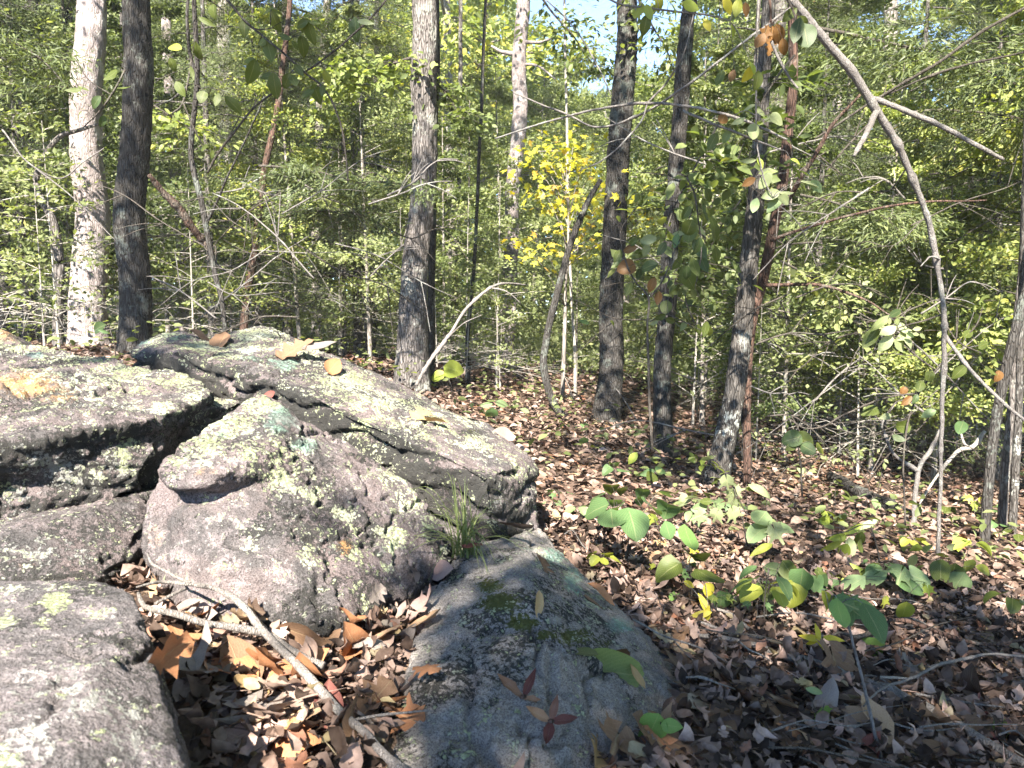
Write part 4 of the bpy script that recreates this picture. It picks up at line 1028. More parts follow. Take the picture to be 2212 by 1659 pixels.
# leaves one can single out
for a in [(480, 742, .16, 'oval', 1, 'brown', 'long curled brown leaf lying high on the lichen covered back slab', .03),
          (432, 733, .11, 'oval', 3, 'dark brown', 'dark shrivelled leaf left of the long curled leaf on the back slab', .02),
          (640, 772, .17, 'oak', 2, 'brown', 'curled brown oak leaf on the shoulder of the back slab', .03),
          (690, 778, .15, 'oval', 4, 'greyish', 'greyish folded leaf touching the curled oak leaf on the back slab', .05),
          (712, 803, .13, 'oval', 2, 'orange brown', 'small orange brown leaf just below the greyish folded leaf', .02),
          (905, 905, .12, 'oak', 1, 'ochre', 'tan yellow lobed leaf lying in the sun on the long slab', .02),
          (935, 918, .10, 'oval', 3, 'ochre', 'narrow tan leaf overlapping the lobed leaf on the long slab', .025),
          (1017, 906, .10, 'maple', 3, 'pinkish tan', 'pale folded leaf on the shaded far edge of the long slab', .02),
          (1084, 941, .12, 'oval', 0, 'pinkish tan', 'pinkish leaf lying at the lower end of the slab edge', .01),
          (590, 856, .055, 'oval', 2, 'dark red', 'small dark red leaf tucked behind the top of the humped boulder', .02),
          (705, 1560, .10, 'oval', 1, 'dark red', 'crumpled dark red leaf beside the forked dead branch', .02),
          (680, 1510, .13, 'oval', 4, 'orange brown', 'long orange leaf leaning against the forked dead branch', .03),
          (475, 1470, .15, 'oval', 3, 'orange brown', 'reddish curled leaf edge showing over the greyish leaf in the pocket', .035),
          (385, 1440, .14, 'oak', 0, 'orange brown', 'broad orange oak leaf in front of the humped boulder', .03),
          (395, 1505, .13, 'oval', 1, 'greyish', 'greyish domed leaf with insect holes beside the mottled stone', .03),
          (560, 1470, .13, 'oval', 0, 'orange brown', 'orange leaf with a folded flap in the middle of the pocket', .03),
          (487, 1515, .06, 'oval', 0, 'ochre', 'small yellow leaf among the brown litter in the pocket', .04),
          (780, 1490, .17, 'oak', 3, 'pinkish tan', 'large pinkish lobed leaf right of the forked dead branch', .03),
          (800, 1345, .15, 'maple', 1, 'brown', 'wide brown maple leaf against the foot of the humped boulder', .03),
          (900, 1370, .14, 'oak', 3, 'brown', 'crumpled brown leaf beside the mauve leaf on the grey slab', .03),
          (925, 1335, .14, 'maple', 0, 'pinkish tan', 'mauve lobed leaf with clear veins lying at the top of the grey slab', .02),
          (555, 1590, .16, 'oak', 0, 'greyish', 'pale pointed grey leaf near the bottom of the pocket', .04),
          (640, 1620, .15, 'oak', 2, 'orange brown', 'pale orange lobed leaf at the bottom of the pocket', .04),
          (1160, 1312, .07, 'long', 1, 'ochre', 'narrow yellow leaf hanging on the mossy edge of the grey slab', .015),
          (1280, 1630, .10, 'oak', 3, 'ochre', 'tan toothed leaf at the lower right end of the grey slab', .02),
          (1325, 1245, .10, 'maple', 0, 'brown', 'brown lobed leaf standing against the edge of the grey slab', .03),
          (1410, 1650, .20, 'maple', 0, 'brown', 'big brown maple leaf at the bottom edge beside the grey slab', .03),
          (1790, 1470, .20, 'maple', 3, 'brown', 'largest brown lobed leaf standing upright on the shaded slope', .06),
          (1585, 1520, .15, 'oval', 3, 'brown', 'long drooping brown leaf right of the green twin leaves', .04),
          (1870, 1600, .13, 'oval', 1, 'tan', 'smooth tan domed leaf on the dark litter near the picture corner', .03),
          (1700, 1560, .11, 'oval', 0, 'tan', 'pale tan leaf with a dark underside in the shaded litter', .03),
          (2140, 1455, .12, 'oak', 2, 'ochre', 'ochre curled leaf bridging the sticks by the right edge', .04),
          (2090, 1530, .13, 'oval', 4, 'dark brown', 'dark rolled leaf under the crossing sticks near the right edge', .04),
          (2180, 1500, .11, 'oval', 2, 'greyish', 'silvery grey leaf caught between the sticks at the right edge', .03),
          (1990, 1600, .12, 'oak', 1, 'brown', 'rusty narrow leaf standing on edge beside the thick shaded stick', .04),
          (1260, 1200, .10, 'maple', 2, 'pinkish tan', 'pinkish leaf at the top corner of the grey slab beside the litter', .02),
          (1445, 1470, .12, 'oval', 4, 'dark brown', 'dark leaf leaning on the right tip of the grey slab', .03)]:
    fallen(*a[:6], a[6], lift=a[7])

g = np.random.default_rng(55)
def region_phrase(px, py):
    if px < 960 and py > 1180: return 'in the leaf pocket between the boulders'
    if py > 1450: return 'on the shaded floor right of the grey slab'
    if px < 1560: return 'on the sunlit slope along the grey slab'
    return 'on the slope under the green plants'
cnt = 0
KIND_W = {'oval': 'oval', 'oak': 'lobed', 'long': 'narrow', 'maple': 'star shaped'}
while cnt < 262:
    z = g.random()
    if z < .34: px, py = g.uniform(300, 960), g.uniform(1230, 1655)
    elif z < .72: px, py = g.uniform(1270, 2205), g.uniform(1330, 1655)
    else: px, py = g.uniform(1190, 2205), g.uniform(1130, 1340)
    p, nr, on = hit_pixel(px, py)
    if on and g.random() > .22: continue
    kind = g.choice(['oval', 'oak', 'long', 'maple'], p=[.5, .25, .12, .13])
    if px < 960: col = g.choice(DCK, p=[.2, .2, .16, .1, .14, .16, .02, .02])
    elif py > 1450: col = g.choice(DCK, p=[.14, .32, .03, .22, .22, .04, .02, .01])
    else: col = g.choice(DCK, p=[.26, .2, .06, .1, .1, .24, .02, .02])
    s = g.uniform(.05, .11) * (1.25 if px < 960 else 1) if kind != 'maple' else g.uniform(.08, .14)
    fallen(px, py, s, kind, int(g.integers(5)), col, f'{col} {KIND_W[kind]} fallen leaf {region_phrase(px, py)}', 'loose fallen leaves on the litter', lift=g.uniform(.012, .045), tilt=.4, flip=g.random() < .3)
    cnt += 1

# ------------------------------------------------------------------ dead branches and sticks
def stick(name, label, cat, paths, mat, group=None, mode='G', seed=1, knots=True):
    """paths: list of [(px,py,depth or height above ground)...], widths"""
    allp = []
    for pts, wid in paths:
        Wp = np.array([PG(a, b, c) if mode == 'G' else P(a, b, c) for a, b, c in pts])
        rr = np.array([w * .5 / FPX * q[1] for w, q in zip(wid, Wp)])
        allp.append((Wp, rr))
    base = allp[0][0][0].copy()
    o = None
    for i, (Wp, rr) in enumerate(allp):
        n = max(16, int(np.linalg.norm(np.diff(Wp, axis=0), axis=1).sum() / .02)); n = min(n, 260)
        pp = catmull(Wp, n); r3 = catmull(np.stack([rr] * 3, 1), n)[:, 0]
        r3 = np.maximum(r3, .0008) * (1 + (fbm(pp * 30, 2, seed + i) - .5) * .5)
        am = min(float(rr.mean()), .006); pp = wob(wob(pp, am * 2.2, 5, seed + i), am * .9, 24, seed + 7 + i); r3 = r3 * (1 + .35 * sstep(.72, .8, vnoise(pp * 22, seed + i)))
        mb = MB(); mb.add(*tube(pp, r3, 9 if wid[0] > 6 else 6))
        if i == 0:
            o = link(name, mb.mesh(name, [mat], base), None, base, label, cat, group)
        else:
            link('side_twig', mb.mesh('side_twig', [mat], base), o)
    return o

def Z7(pts, h): return [(x * .3667, y * .3667 + 1142.8, hh) for (x, y), hh in zip(pts, h)]
stick('fallen_branch', 'grey forked dead branch lying across the leaf pocket at the bottom', 'branch',
      [(Z7([(870, 140), (900, 200), (950, 230), (1060, 290), (1150, 330), (1250, 345), (1380, 410), (1480, 500), (1540, 580), (1640, 690), (1780, 830), (1900, 960), (2020, 1080), (2150, 1200), (2260, 1330), (2420, 1480)],
           [.17, .16, .15, .14, .14, .13, .12, .10, .09, .08, .07, .06, .05, .05, .05, .05]), [4, 5, 6, 7, 9, 11, 14, 15, 15, 18, 19, 19, 20, 20, 21, 22]),
       (Z7([(1910, 800), (1790, 745), (1680, 680), (1600, 620), (1480, 590), (1290, 560), (1150, 530), (1000, 490), (860, 455), (820, 370)], [.055, .06, .07, .075, .085, .10, .11, .12, .13, .14]), [20, 17, 15, 15, 17, 16, 16, 15, 13, 7]),
       (Z7([(1260, 350), (1180, 335), (1090, 330), (970, 315), (880, 325), (800, 345)], [.13, .135, .14, .14, .15, .15]), [9, 9, 9, 8, 7, 4]),
       (Z7([(1090, 345), (1030, 375), (960, 410), (905, 440)], [.135, .13, .125, .12]), [8, 7, 7, 5])], M['stick_grey'], seed=3)
def Z8(pts, h): return [(x * .3 + 1548.4, y * .3 + 1327.2, h) for (x, y) in pts]
SG = 'sticks lying on the shaded litter'
stick('fallen_stick', 'long pinkish grey stick running from the slab side into the shade', 'stick', [(Z8([(-180, 150), (0, 160), (250, 210), (430, 285), (560, 310)], .035), [9, 11, 14, 14, 9]), (Z8([(-120, 60), (60, 125), (300, 170), (430, 200)], .03), [5, 7, 6, 3])], M['stick_grey'], seed=4)
stick('fallen_stick', 'thick dark stick slanting down to the lower right corner', 'stick', [(Z8([(560, 320), (700, 355), (900, 435), (1050, 480), (1250, 560), (1400, 625), (1700, 785), (1900, 900), (2250, 1100)], .035), [13, 17, 20, 22, 24, 24, 23, 22, 20]), (Z8([(1700, 800), (1850, 960), (2000, 1110)], .03), [8, 6, 4])], M['twig_grey'], seed=5)
stick('fallen_stick', 'brown curved stick arching over the litter by the right edge', 'stick', [(Z8([(1240, 40), (1380, 55), (1500, 95), (1750, 185), (2000, 212), (2300, 170)], .07), [9, 9, 9, 9, 8, 7])], M['bark_red'], seed=6)
stick('fallen_stick', 'short dark crooked stick touching the green leafed seedling', 'stick', [(Z8([(820, 150), (880, 128), (1000, 160), (1100, 130), (1160, 100), (1230, 55)], .06), [5, 7, 9, 10, 9, 7])], M['twig_dark'], seed=7)
stick('fallen_stick', 'slender grey twig rising to the right over the dark stick', 'stick', [(Z8([(1060, 660), (1120, 590), (1250, 505), (1450, 440), (1600, 370), (1800, 312), (2000, 285), (2250, 310)], .08), [4, 5, 6, 7, 7, 7, 6, 5])], M['twig_grey'], seed=8)
stick('fallen_stick', 'thin twig below the green lobed leaf pointing to the corner', 'stick', [(Z8([(780, 570), (950, 665), (1050, 715), (1130, 765)], .05), [6, 7, 6, 4])], M['twig_grey'], seed=9)
stick('fallen_stick', 'short pale twig lying level above the thick dark stick', 'stick', [(Z8([(1170, 455), (1280, 460), (1400, 466)], .06), [5, 6, 4])], M['twig_pale'], seed=10)
stick('fallen_stick', 'grey straight twig parallel to the thick dark stick', 'stick', [(Z8([(1440, 570), (1620, 600), (1850, 640), (2100, 680)], .05), [6, 6, 5, 4])], M['twig_grey'], seed=11)
stick('fallen_stick', 'dark twig along the bottom right corner', 'stick', [(Z8([(1640, 950), (1800, 1000), (1950, 1060), (2100, 1110)], .04), [8, 8, 7, 6])], M['twig_dark'], seed=12)
stick('fallen_stick', 'pale curved root like stick in the sunlit litter by the slab', 'stick', [([(1530, 1308, .03), (1580, 1325, .035), (1610, 1350, .03), (1640, 1375, .02)], [7, 8, 8, 5])], M['stick_grey'], seed=13)
stick('fallen_stick', 'thin pale twig crossing the bottom of the pocket', 'stick', [([(740, 1560, .05), (830, 1545, .05), (930, 1535, .06)], [6, 6, 4])], M['stick_grey'], seed=14)
gq = np.random.default_rng(61)
for k in range(46):
    if k < 26: px, py = gq.uniform(1350, 2200), gq.uniform(1330, 1650)
    else: px, py = gq.uniform(1220, 2200), gq.uniform(960, 1330)
    p, nr, on = hit_pixel(px, py)
    if on: continue
    L = gq.uniform(90, 330) * (1 if k < 26 else .5); a = gq.normal() * .5 + .35
    dx, dy = L * math.cos(a), L * math.sin(a) * .5
    w = gq.uniform(2.2, 5.5) * (1 if k < 26 else .6)
    h = gq.uniform(.03, .09)
    stick('fallen_twig', 'thin dry twig lying over the dark litter in the shade' if k < 26 else 'thin dry twig lying on the leafy slope farther back', 'twig', [([(px, py, h), (px + dx * .3, py + dy * .3 + gq.normal() * 8, h), (px + dx * .65, py + dy * .65 + gq.normal() * 8, h), (px + dx, py + dy, h * .6)], [w, w, w * .8, w * .5])], M['twig_grey'] if gq.random() < .6 else M['twig_dark'], 'thin twigs scattered over the litter', seed=20 + k)
# leaning bare branch by the oak, arching dead limb, broken limb, log
stick('leaning_branch', 'bare pale branch leaning up to the right from behind the slab', 'branch', [([(900, 832, 5.2), (925, 785, 5.2), (962, 735, 5.3), (1010, 665, 5.4), (1060, 622, 5.6), (1098, 612, 5.8), (1135, 614, 6.0)], [8, 8, 7.5, 7, 6, 4.5, 2.5]), ([(1060, 622, 5.6), (1095, 630, 5.6), (1125, 655, 5.7)], [4, 3, 2]), ([(962, 735, 5.3), (1000, 700, 5.2), (1040, 680, 5.1)], [3, 2.5, 1.5])], M['stick_grey'], mode='P', seed=71)
stick('dead_limb', 'grey dead limb arching from the top edge down to the forest floor', 'branch',
      [([(2026, 1212, 4.05), (2030, 1060, 4.0), (2034, 900, 3.9), (2040, 740, 3.8), (2034, 640, 3.75), (2012, 510, 3.7), (1985, 420, 3.65), (1945, 320, 3.6), (1895, 240, 3.55), (1835, 150, 3.5), (1760, 60, 3.45), (1700, -15, 3.4), (1660, -80, 3.4)], [8, 8, 9, 11, 11, 12, 12, 13, 17, 18, 18, 17, 16]),
       ([(1885, 212, 3.55), (1960, 240, 3.5), (2060, 285, 3.45), (2120, 318, 3.4), (2168, 346, 3.4)], [11, 11, 10, 9, 6]),
       ([(1893, 240, 3.55), (1875, 280, 3.4), (1860, 310, 3.3), (1846, 336, 3.25)], [14, 13, 11, 7]),
       ([(2042, 725, 3.8), (2090, 790, 3.7), (2130, 835, 3.65), (2180, 880, 3.6), (2240, 930, 3.6)], [9, 8, 8, 7, 6]),
       ([(2030, 560, 3.72), (2010, 555, 3.6), (1990, 575, 3.5)], [5, 4, 2])], M['twig_grey'], mode='P', seed=72)
stick('broken_limb', 'reddish broken limb slanting down beside the blackish trunk', 'branch', [([(322, 378, 6.0), (350, 412, 6.1), (385, 448, 6.2), (412, 488, 6.3), (440, 522, 6.4), (462, 546, 6.4)], [9, 14, 16, 17, 13, 5])], M['bark_red'], mode='P', seed=73)
stick('fallen_log', 'dark mossy log lying on the slope under the saplings', 'log', [([(1795, 1028, .08), (1840, 1055, .09), (1900, 1082, .08), (1965, 1110, .06)], [24, 27, 25, 18])], M['bark_dark'], seed=74)
stick('sapling', 'small grey sapling forking into a crooked pale fork', 'sapling', [([(1972, 1140, 5.0), (1976, 1080, 5.0), (1984, 1022, 5.0), (1990, 1000, 5.0), (2010, 975, 5.0), (2030, 930, 5.0)], [11, 10, 10, 9, 9, 4]), ([(1984, 1018, 5.0), (1962, 1004, 5.0), (1930, 980, 5.0), (1912, 940, 5.0), (1908, 910, 5.0), (1935, 870, 5.0)], [8, 7, 6, 6, 5, 3])], M['twig_grey'], mode='P', seed=75)
stick('leaning_branch', 'bleached forked branch propped in front of the right hand trunks', 'branch', [([(1985, 1090, 5.2), (2030, 1020, 5.2), (2070, 975, 5.2), (2100, 965, 5.2), (2128, 930, 5.2)], [4, 6, 9, 9, 8]), ([(2094, 968, 5.2), (2082, 958, 5.2), (2078, 938, 5.2)], [6, 6, 4])], M['twig_pale'], mode='P', seed=76)
stick('bare_twig', 'long thin bare branch crossing in front of the crooked pale trunk', 'branch', [([(1070, 300, 4.6), (1180, 265, 4.4), (1300, 235, 4.2), (1400, 222, 4.0), (1480, 228, 3.9), (1560, 245, 3.8), (1610, 262, 3.8), (1700, 300, 3.8)], [3, 4, 5, 6, 6, 6, 6, 5]), ([(1400, 222, 4.0), (1440, 180, 4.0), (1480, 110, 3.9), (1500, 20, 3.9)], [5, 4, 3, 3]), ([(1400, 222, 4.0), (1380, 270, 4.0), (1310, 340, 4.0), (1250, 370, 4.1)], [4, 4, 3, 2])], M['twig_grey'], mode='P', seed=77)
stick('bare_twig', 'long straight bare twig slanting across the upper middle', 'branch', [([(1110, 200, 4.6), (1220, 245, 4.5), (1290, 275, 4.4), (1380, 250, 4.2), (1470, 195, 4.0), (1600, 95, 3.8), (1720, 10, 3.7)], [3, 4, 4, 5, 5, 5, 5]), ([(1180, 0, 4.5), (1240, 60, 4.5), (1290, 140, 4.4), (1320, 205, 4.3)], [3, 3, 3, 2])], M['twig_grey'], mode='P', seed=78)
stick('bare_twig', 'thin drooping bare branch at the far left in front of the pale trunk', 'branch', [([(5, 280, 4.2), (60, 350, 4.2), (130, 385, 4.3), (180, 350, 4.3), (225, 320, 4.3)], [4, 4, 3, 2.5, 2]), ([(60, 350, 4.2), (150, 420, 4.2), (250, 520, 4.2)], [3, 2.5, 1.5])], M['twig_grey'], mode='P', seed=79)
stick('bare_twig', 'dark bough rising to the right among the evergreen foliage', 'branch', [([(1760, 300, 5.5), (1900, 210, 5.3), (2020, 140, 5.1), (2120, 70, 5.0), (2240, 0, 4.9)], [4, 6, 7, 7, 7]), ([(1900, 210, 5.3), (2050, 150, 5.1), (2230, 110, 5.0)], [5, 5, 4])], M['twig_dark'], mode='P', seed=80)
gq = np.random.default_rng(63)
for k in range(88):     # bare hanging twigs through the thicket
    px, py = (gq.uniform(1480, 2150), gq.uniform(330, 950)) if k < 62 else (gq.uniform(420, 860), gq.uniform(380, 690))
    Y = gq.uniform(4.6, 7.5); L = gq.uniform(120, 330); a = gq.choice([-1, 1]) * gq.uniform(.1, .8) + (math.pi if gq.random() < .5 else 0)
    dx, dy = math.cos(a) * L, math.sin(a) * L
    w = gq.uniform(2.2, 4.5)
    pts = [(px, py, Y), (px + dx * .35, py + dy * .35 + gq.normal() * 10, Y), (px + dx * .7, py + dy * .7 + gq.normal() * 12, Y + .1), (px + dx, py + dy + gq.normal() * 15 + 12, Y + .2)]
    subs = []
    for s in range(3):
        q = pts[1 + s % 2]; b = a + gq.choice([-1, 1]) * gq.uniform(.4, 1.0)
        subs.append(([(q[0], q[1], q[2]), (q[0] + math.cos(b) * L * .2, q[1] + math.sin(b) * L * .2, q[2]), (q[0] + math.cos(b) * L * .36, q[1] + math.sin(b) * L * .36 + 8, q[2])], [w * .6, w * .5, w * .3]))
    stick('bare_twig', 'fine bare dead twig hanging in the tangled thicket ' + ('between the trunks on the right' if k < 62 else 'above the long slab'), 'twig', [(pts, [w, w * .9, w * .7, w * .4])] + subs, M['twig_dark'] if gq.random() < .6 else M['twig_grey'], 'bare dead twigs in the thicket', mode='P', seed=100 + k)

# ------------------------------------------------------------------ leafy sprays and ground plants
GC = {'olive': (.085, .115, .025), 'green': (.10, .18, .07), 'bright': (.15, .27, .08), 'pale': (.29, .34, .18), 'dark': (.05, .085, .03), 'yellow': (.58, .5, .06), 'lime': (.34, .42, .08), 'brown': (.2, .10, .035), 'glaucous': (.19, .27, .13), 'yellowgreen': (.27, .30, .05)}

def leafy(name, label, cat, stems, leaves, stem_mat, mode='P', group=None, hang=1.0, seed=1, face=.6):
    """stems: [(points, widths)], leaves: (px, py, Y, length m, kind, colour, heading angle in the picture, measured from right, downwards positive)"""
    g_ = np.random.default_rng(seed)
    allp = []
    for pts, wid in stems:
        Wp = np.array([PG(a, b, c) if mode == 'G' else P(a, b, c) for a, b, c in pts])
        allp.append((Wp, np.array([w * .5 / FPX * q[1] for w, q in zip(wid, Wp)])))
    base = allp[0][0][0].copy()
    root = empty(name, base, label, cat, group)
    sp = []
    for Wp, rr in allp:
        n = max(12, min(120, int(np.linalg.norm(np.diff(Wp, axis=0), axis=1).sum() / .03)))
        pp = catmull(Wp, n); r3 = np.maximum(catmull(np.stack([rr] * 3, 1), n)[:, 0], .0006); sp.append(pp)
        mb = MB(); mb.add(*tube(wob(pp, .008, 12, seed), r3, 6))
        link('stem', mb.mesh('stem', [stem_mat], base), root)
    sp = np.concatenate(sp)
    for lf in leaves:
        px, py, Y, s, kind, col, ang = lf
        Y = Y + g_.normal() * .03
        c = P(px, py, Y)
        if ang is None:
            d = c - sp[np.argmin(np.linalg.norm(sp - c, axis=1))]
            h = unit(np.array([d[0], d[1] + g_.normal() * .02, 0]) + 1e-4); h = h + np.array([0, 0, -.25 - .3 * g_.random()])
            n = np.array([0, -face, 1.0]) + g_.normal(size=3) * .22
        else:
            a = math.radians(ang); h = np.array([math.cos(a), g_.normal() * .25, -math.sin(a)])
            n = np.array([0, -1.0, .35]) + g_.normal(size=3) * .3
        h = unit(h)
        n = unit(n - h * (n @ h))
        if cat == 'plant': s *= .85
        cc = np.clip(np.array(GC[col]) * g_.uniform(.85, 1.18), 0, 1)
        b = c - h * s * .5
        lo = place_leaf('leaf', GREEN[kind][int(g_.integers(3))], b, h, n, s, cc, root, base)
        q = sp[np.argmin(np.linalg.norm(sp - b, axis=1))]
        if np.linalg.norm(q - b) < .5:
            mb = MB(); k = np.linspace(0, 1, 6)[:, None]
            mb.add(*tube(q * (1 - k) + b * k + np.array([0, 0, .015]) * np.sin(k * math.pi), np.linspace(.0013, .0008, 6), 4, False))
            link('leaf_stalk', mb.mesh('leaf_stalk', [stem_mat], base), root)
    return root

def A6(l, Y): return [(368.7 + x * .2333, y * .2333, Y, s, k, c, a) for x, y, s, k, c, a in l]
leafy('leaf_spray', 'spray of dark elongated leaves hanging from a thin twig at the upper left', 'branch',
      [([(368.7 + x * .2333, y * .2333, 2.9) for x, y in [(480, -60), (600, 90), (720, 225), (960, 420), (1250, 680), (1400, 800), (1500, 960), (1580, 1200), (1625, 1520), (1640, 1700)]], [6, 6, 5, 5, 5, 5, 5, 4, 4, 3]),
       ([(368.7 + x * .2333, y * .2333, 2.9) for x, y in [(1250, 660), (1350, 600), (1520, 470), (1680, 330), (1850, 170), (2010, -30)]], [4, 4, 4, 4, 4, 4]),
       ([(368.7 + x * .2333, y * .2333, 2.95) for x, y in [(1090, 740), (940, 860), (760, 1000), (560, 1260), (430, 1430), (340, 1600)]], [3, 4, 4, 5, 5, 5]),
       ([(368.7 + x * .2333, y * .2333, 2.9) for x, y in [(720, 225), (800, 270), (920, 265)]], [4, 3, 2])],
      A6([(385, 100, .055, 'round', 'olive', 100), (580, 110, .06, 'oval', 'olive', 160), (680, 255, .075, 'oval', 'olive', 95), (960, 200, .085, 'oval', 'olive', 80), (895, 95, .06, 'oval', 'olive', 170), (985, 105, .045, 'long', 'olive', 10),
          (1285, 300, .10, 'oval', 'olive', 85), (1210, 215, .06, 'oval', 'olive', 160), (1340, 215, .055, 'long', 'olive', 15), (1232, 430, .085, 'oval', 'olive', 75), (1200, 330, .03, 'round', 'olive', 120), (970, 348, .03, 'oval', 'olive', 160), (1060, 345, .05, 'oval', 'olive', 25),
          (915, 470, .09, 'oval', 'olive', 78), (762, 670, .105, 'oval', 'olive', 100), (730, 560, .06, 'oval', 'olive', 190), (890, 702, .06, 'oval', 'olive', 170), (960, 795, .10, 'oval', 'olive', 88), (1068, 752, .07, 'oval', 'olive', 120), (1140, 745, .06, 'oval', 'olive', 60),
          (1355, 870, .085, 'oval', 'olive', 75), (1262, 862, .06, 'oval', 'olive', 150), (1190, 650, .055, 'oval', 'olive', 50), (1155, 415, .04, 'oval', 'olive', 45), (1450, 715, .06, 'oval', 'yellowgreen', 60), (850, 395, .035, 'round', 'olive', 150), (1405, 840, .045, 'oval', 'olive', 100), (1698, 268, .095, 'oval', 'dark', 95), (1800, 200, .07, 'long', 'pale', 10)], 2.9), M['twig_dark'], seed=201)
leafy('leaf_spray', 'loose dark leaves on twigs beside the double curved sapling stem', 'branch',
      [([(414, 130, 3.1), (395, 220, 3.1), (372, 245, 3.1)], [4, 4, 3]), ([(395, 220, 3.1), (430, 300, 3.1), (470, 330, 3.1), (520, 250, 3.1)], [3, 3, 2, 2])],
      A6([(330, 200, .08, 'long', 'olive', 30), (240, 485, .085, 'oval', 'olive', 95), (30, 430, .075, 'oval', 'yellowgreen', 200), (20, 600, .06, 'oval', 'olive', 70), (85, 820, .07, 'oval', 'olive', 60), (290, 890, .055, 'round', 'olive', 100), (430, 925, .06, 'oval', 'olive', 100), (585, 965, .09, 'oval', 'olive', 40), (200, 680, .06, 'long', 'olive', 80), (310, 1370, .05, 'oval', 'olive', 95), (380, 1430, .04, 'oval', 'olive', 120)], 3.1), M['twig_dark'], seed=202)
leafy('leaf_spray', 'few dark pointed leaves on a drooping twig across the pale lit trunk', 'branch',
      [([(270, 150, 3.4), (235, 215, 3.4), (205, 250, 3.4), (180, 275, 3.4)], [4, 4, 3, 2]), ([(240, 205, 3.4), (190, 170, 3.4), (165, 130, 3.4)], [3, 2, 2])],
      [(158, 195, 3.4, .075, 'long', 'olive', 175), (205, 220, 3.4, .075, 'oval', 'dark', 130), (222, 262, 3.4, .06, 'oval', 'dark', 95), (240, 163, 3.4, .085, 'oval', 'olive', 150), (263, 190, 3.4, .085, 'oval', 'olive', 160), (167, 248, 3.4, .06, 'long', 'olive', 150), (180, 190, 3.4, .05, 'long', 'olive', 10)], M['twig_dark'], seed=203)
leafy('leaf_spray', 'single green leaf drooping in front of the foot of the pale trunk', 'plant', [([(250, 770, 3.3), (245, 735, 3.3), (238, 712, 3.3)], [3, 2, 2])], [(207, 708, 3.3, .12, 'oval', 'dark', 165), (222, 716, 3.3, .06, 'long', 'green', 200)], M['twig_dark'], seed=204)

def B6(l, Y): return [(1216.6 + x * .2333, 368.7 + y * .2333, Y, s, k, c, a) for x, y, s, k, c, a in l]
def BS(l, Y): return [(1216.6 + x * .2333, 368.7 + y * .2333, Y) for x, y in l]
leafy('leafy_sapling', 'sapling with big drooping leaves in front of the narrow dark trunk, some browned', 'sapling',
      [(BS([(830, 2600), (800, 2200), (790, 1800), (780, 1450), (790, 1180), (680, 1040), (590, 880), (530, 640), (560, 500), (690, 330)], 4.0), [6, 6, 6, 5, 5, 4, 4, 3, 3, 2]),
       (BS([(790, 1180), (930, 1000), (1050, 700), (1160, 450), (1230, 250)], 4.0), [4, 4, 3, 3, 2]),
       (BS([(800, 1400), (950, 1330), (1200, 1440), (1330, 1500)], 4.0), [3, 3, 2, 2])],
      B6([(1230, 300, .12, 'round', 'olive', 60), (1330, 430, .12, 'oval', 'olive', 70), (1420, 560, .13, 'oval', 'olive', 60), (1170, 585, .10, 'round', 'olive', 95), (1265, 730, .13, 'oval', 'dark', 60), (1300, 860, .11, 'oval', 'dark', 70), (780, 640, .10, 'oval', 'pale', 170), (762, 735, .08, 'oval', 'pale', 120), (640, 665, .07, 'oval', 'olive', 150),
          (505, 790, .085, 'oval', 'olive', 120), (610, 725, .09, 'oval', 'brown', 165), (590, 890, .11, 'round', 'brown', 170), (780, 880, .12, 'oval', 'dark', 170), (910, 725, .09, 'oval', 'dark', 120), (1045, 650, .08, 'oval', 'green', 100), (820, 1060, .09, 'oval', 'brown', 110), (700, 960, .07, 'oval', 'dark', 100), (605, 1095, .08, 'oval', 'olive', 110),
          (880, 1180, .08, 'oval', 'brown', 95), (1160, 1000, .16, 'oval', 'olive', 60), (780, 1240, .08, 'oval', 'olive', 165), (950, 1265, .08, 'round', 'olive', 100), (900, 1360, .07, 'oval', 'olive', 150), (830, 1400, .07, 'oval', 'pale', 160), (1000, 1390, .07, 'oval', 'olive', 20), (1060, 582, .09, 'long', 'pale', 175), (1280, 555, .09, 'long', 'pale', 45),
          (1350, 1490, .08, 'oval', 'yellowgreen', 80), (1250, 1470, .07, 'oval', 'olive', 60), (480, 1420, .09, 'long', 'olive', 30), (210, 1400, .08, 'long', 'green', 10), (1420, 780, .09, 'oval', 'olive', 80), (1150, 330, .08, 'oval', 'olive', 130), (1060, 860, .09, 'oval', 'olive', 120)], 4.0), M['twig_dark'], seed=205)
def C6(l, Y): return [(1474.6 + x * .4444, y * .4444, Y, s, k, c, a) for x, y, s, k, c, a in l]
def CS(l, Y): return [(1474.6 + x * .4444, y * .4444, Y) for x, y in l]
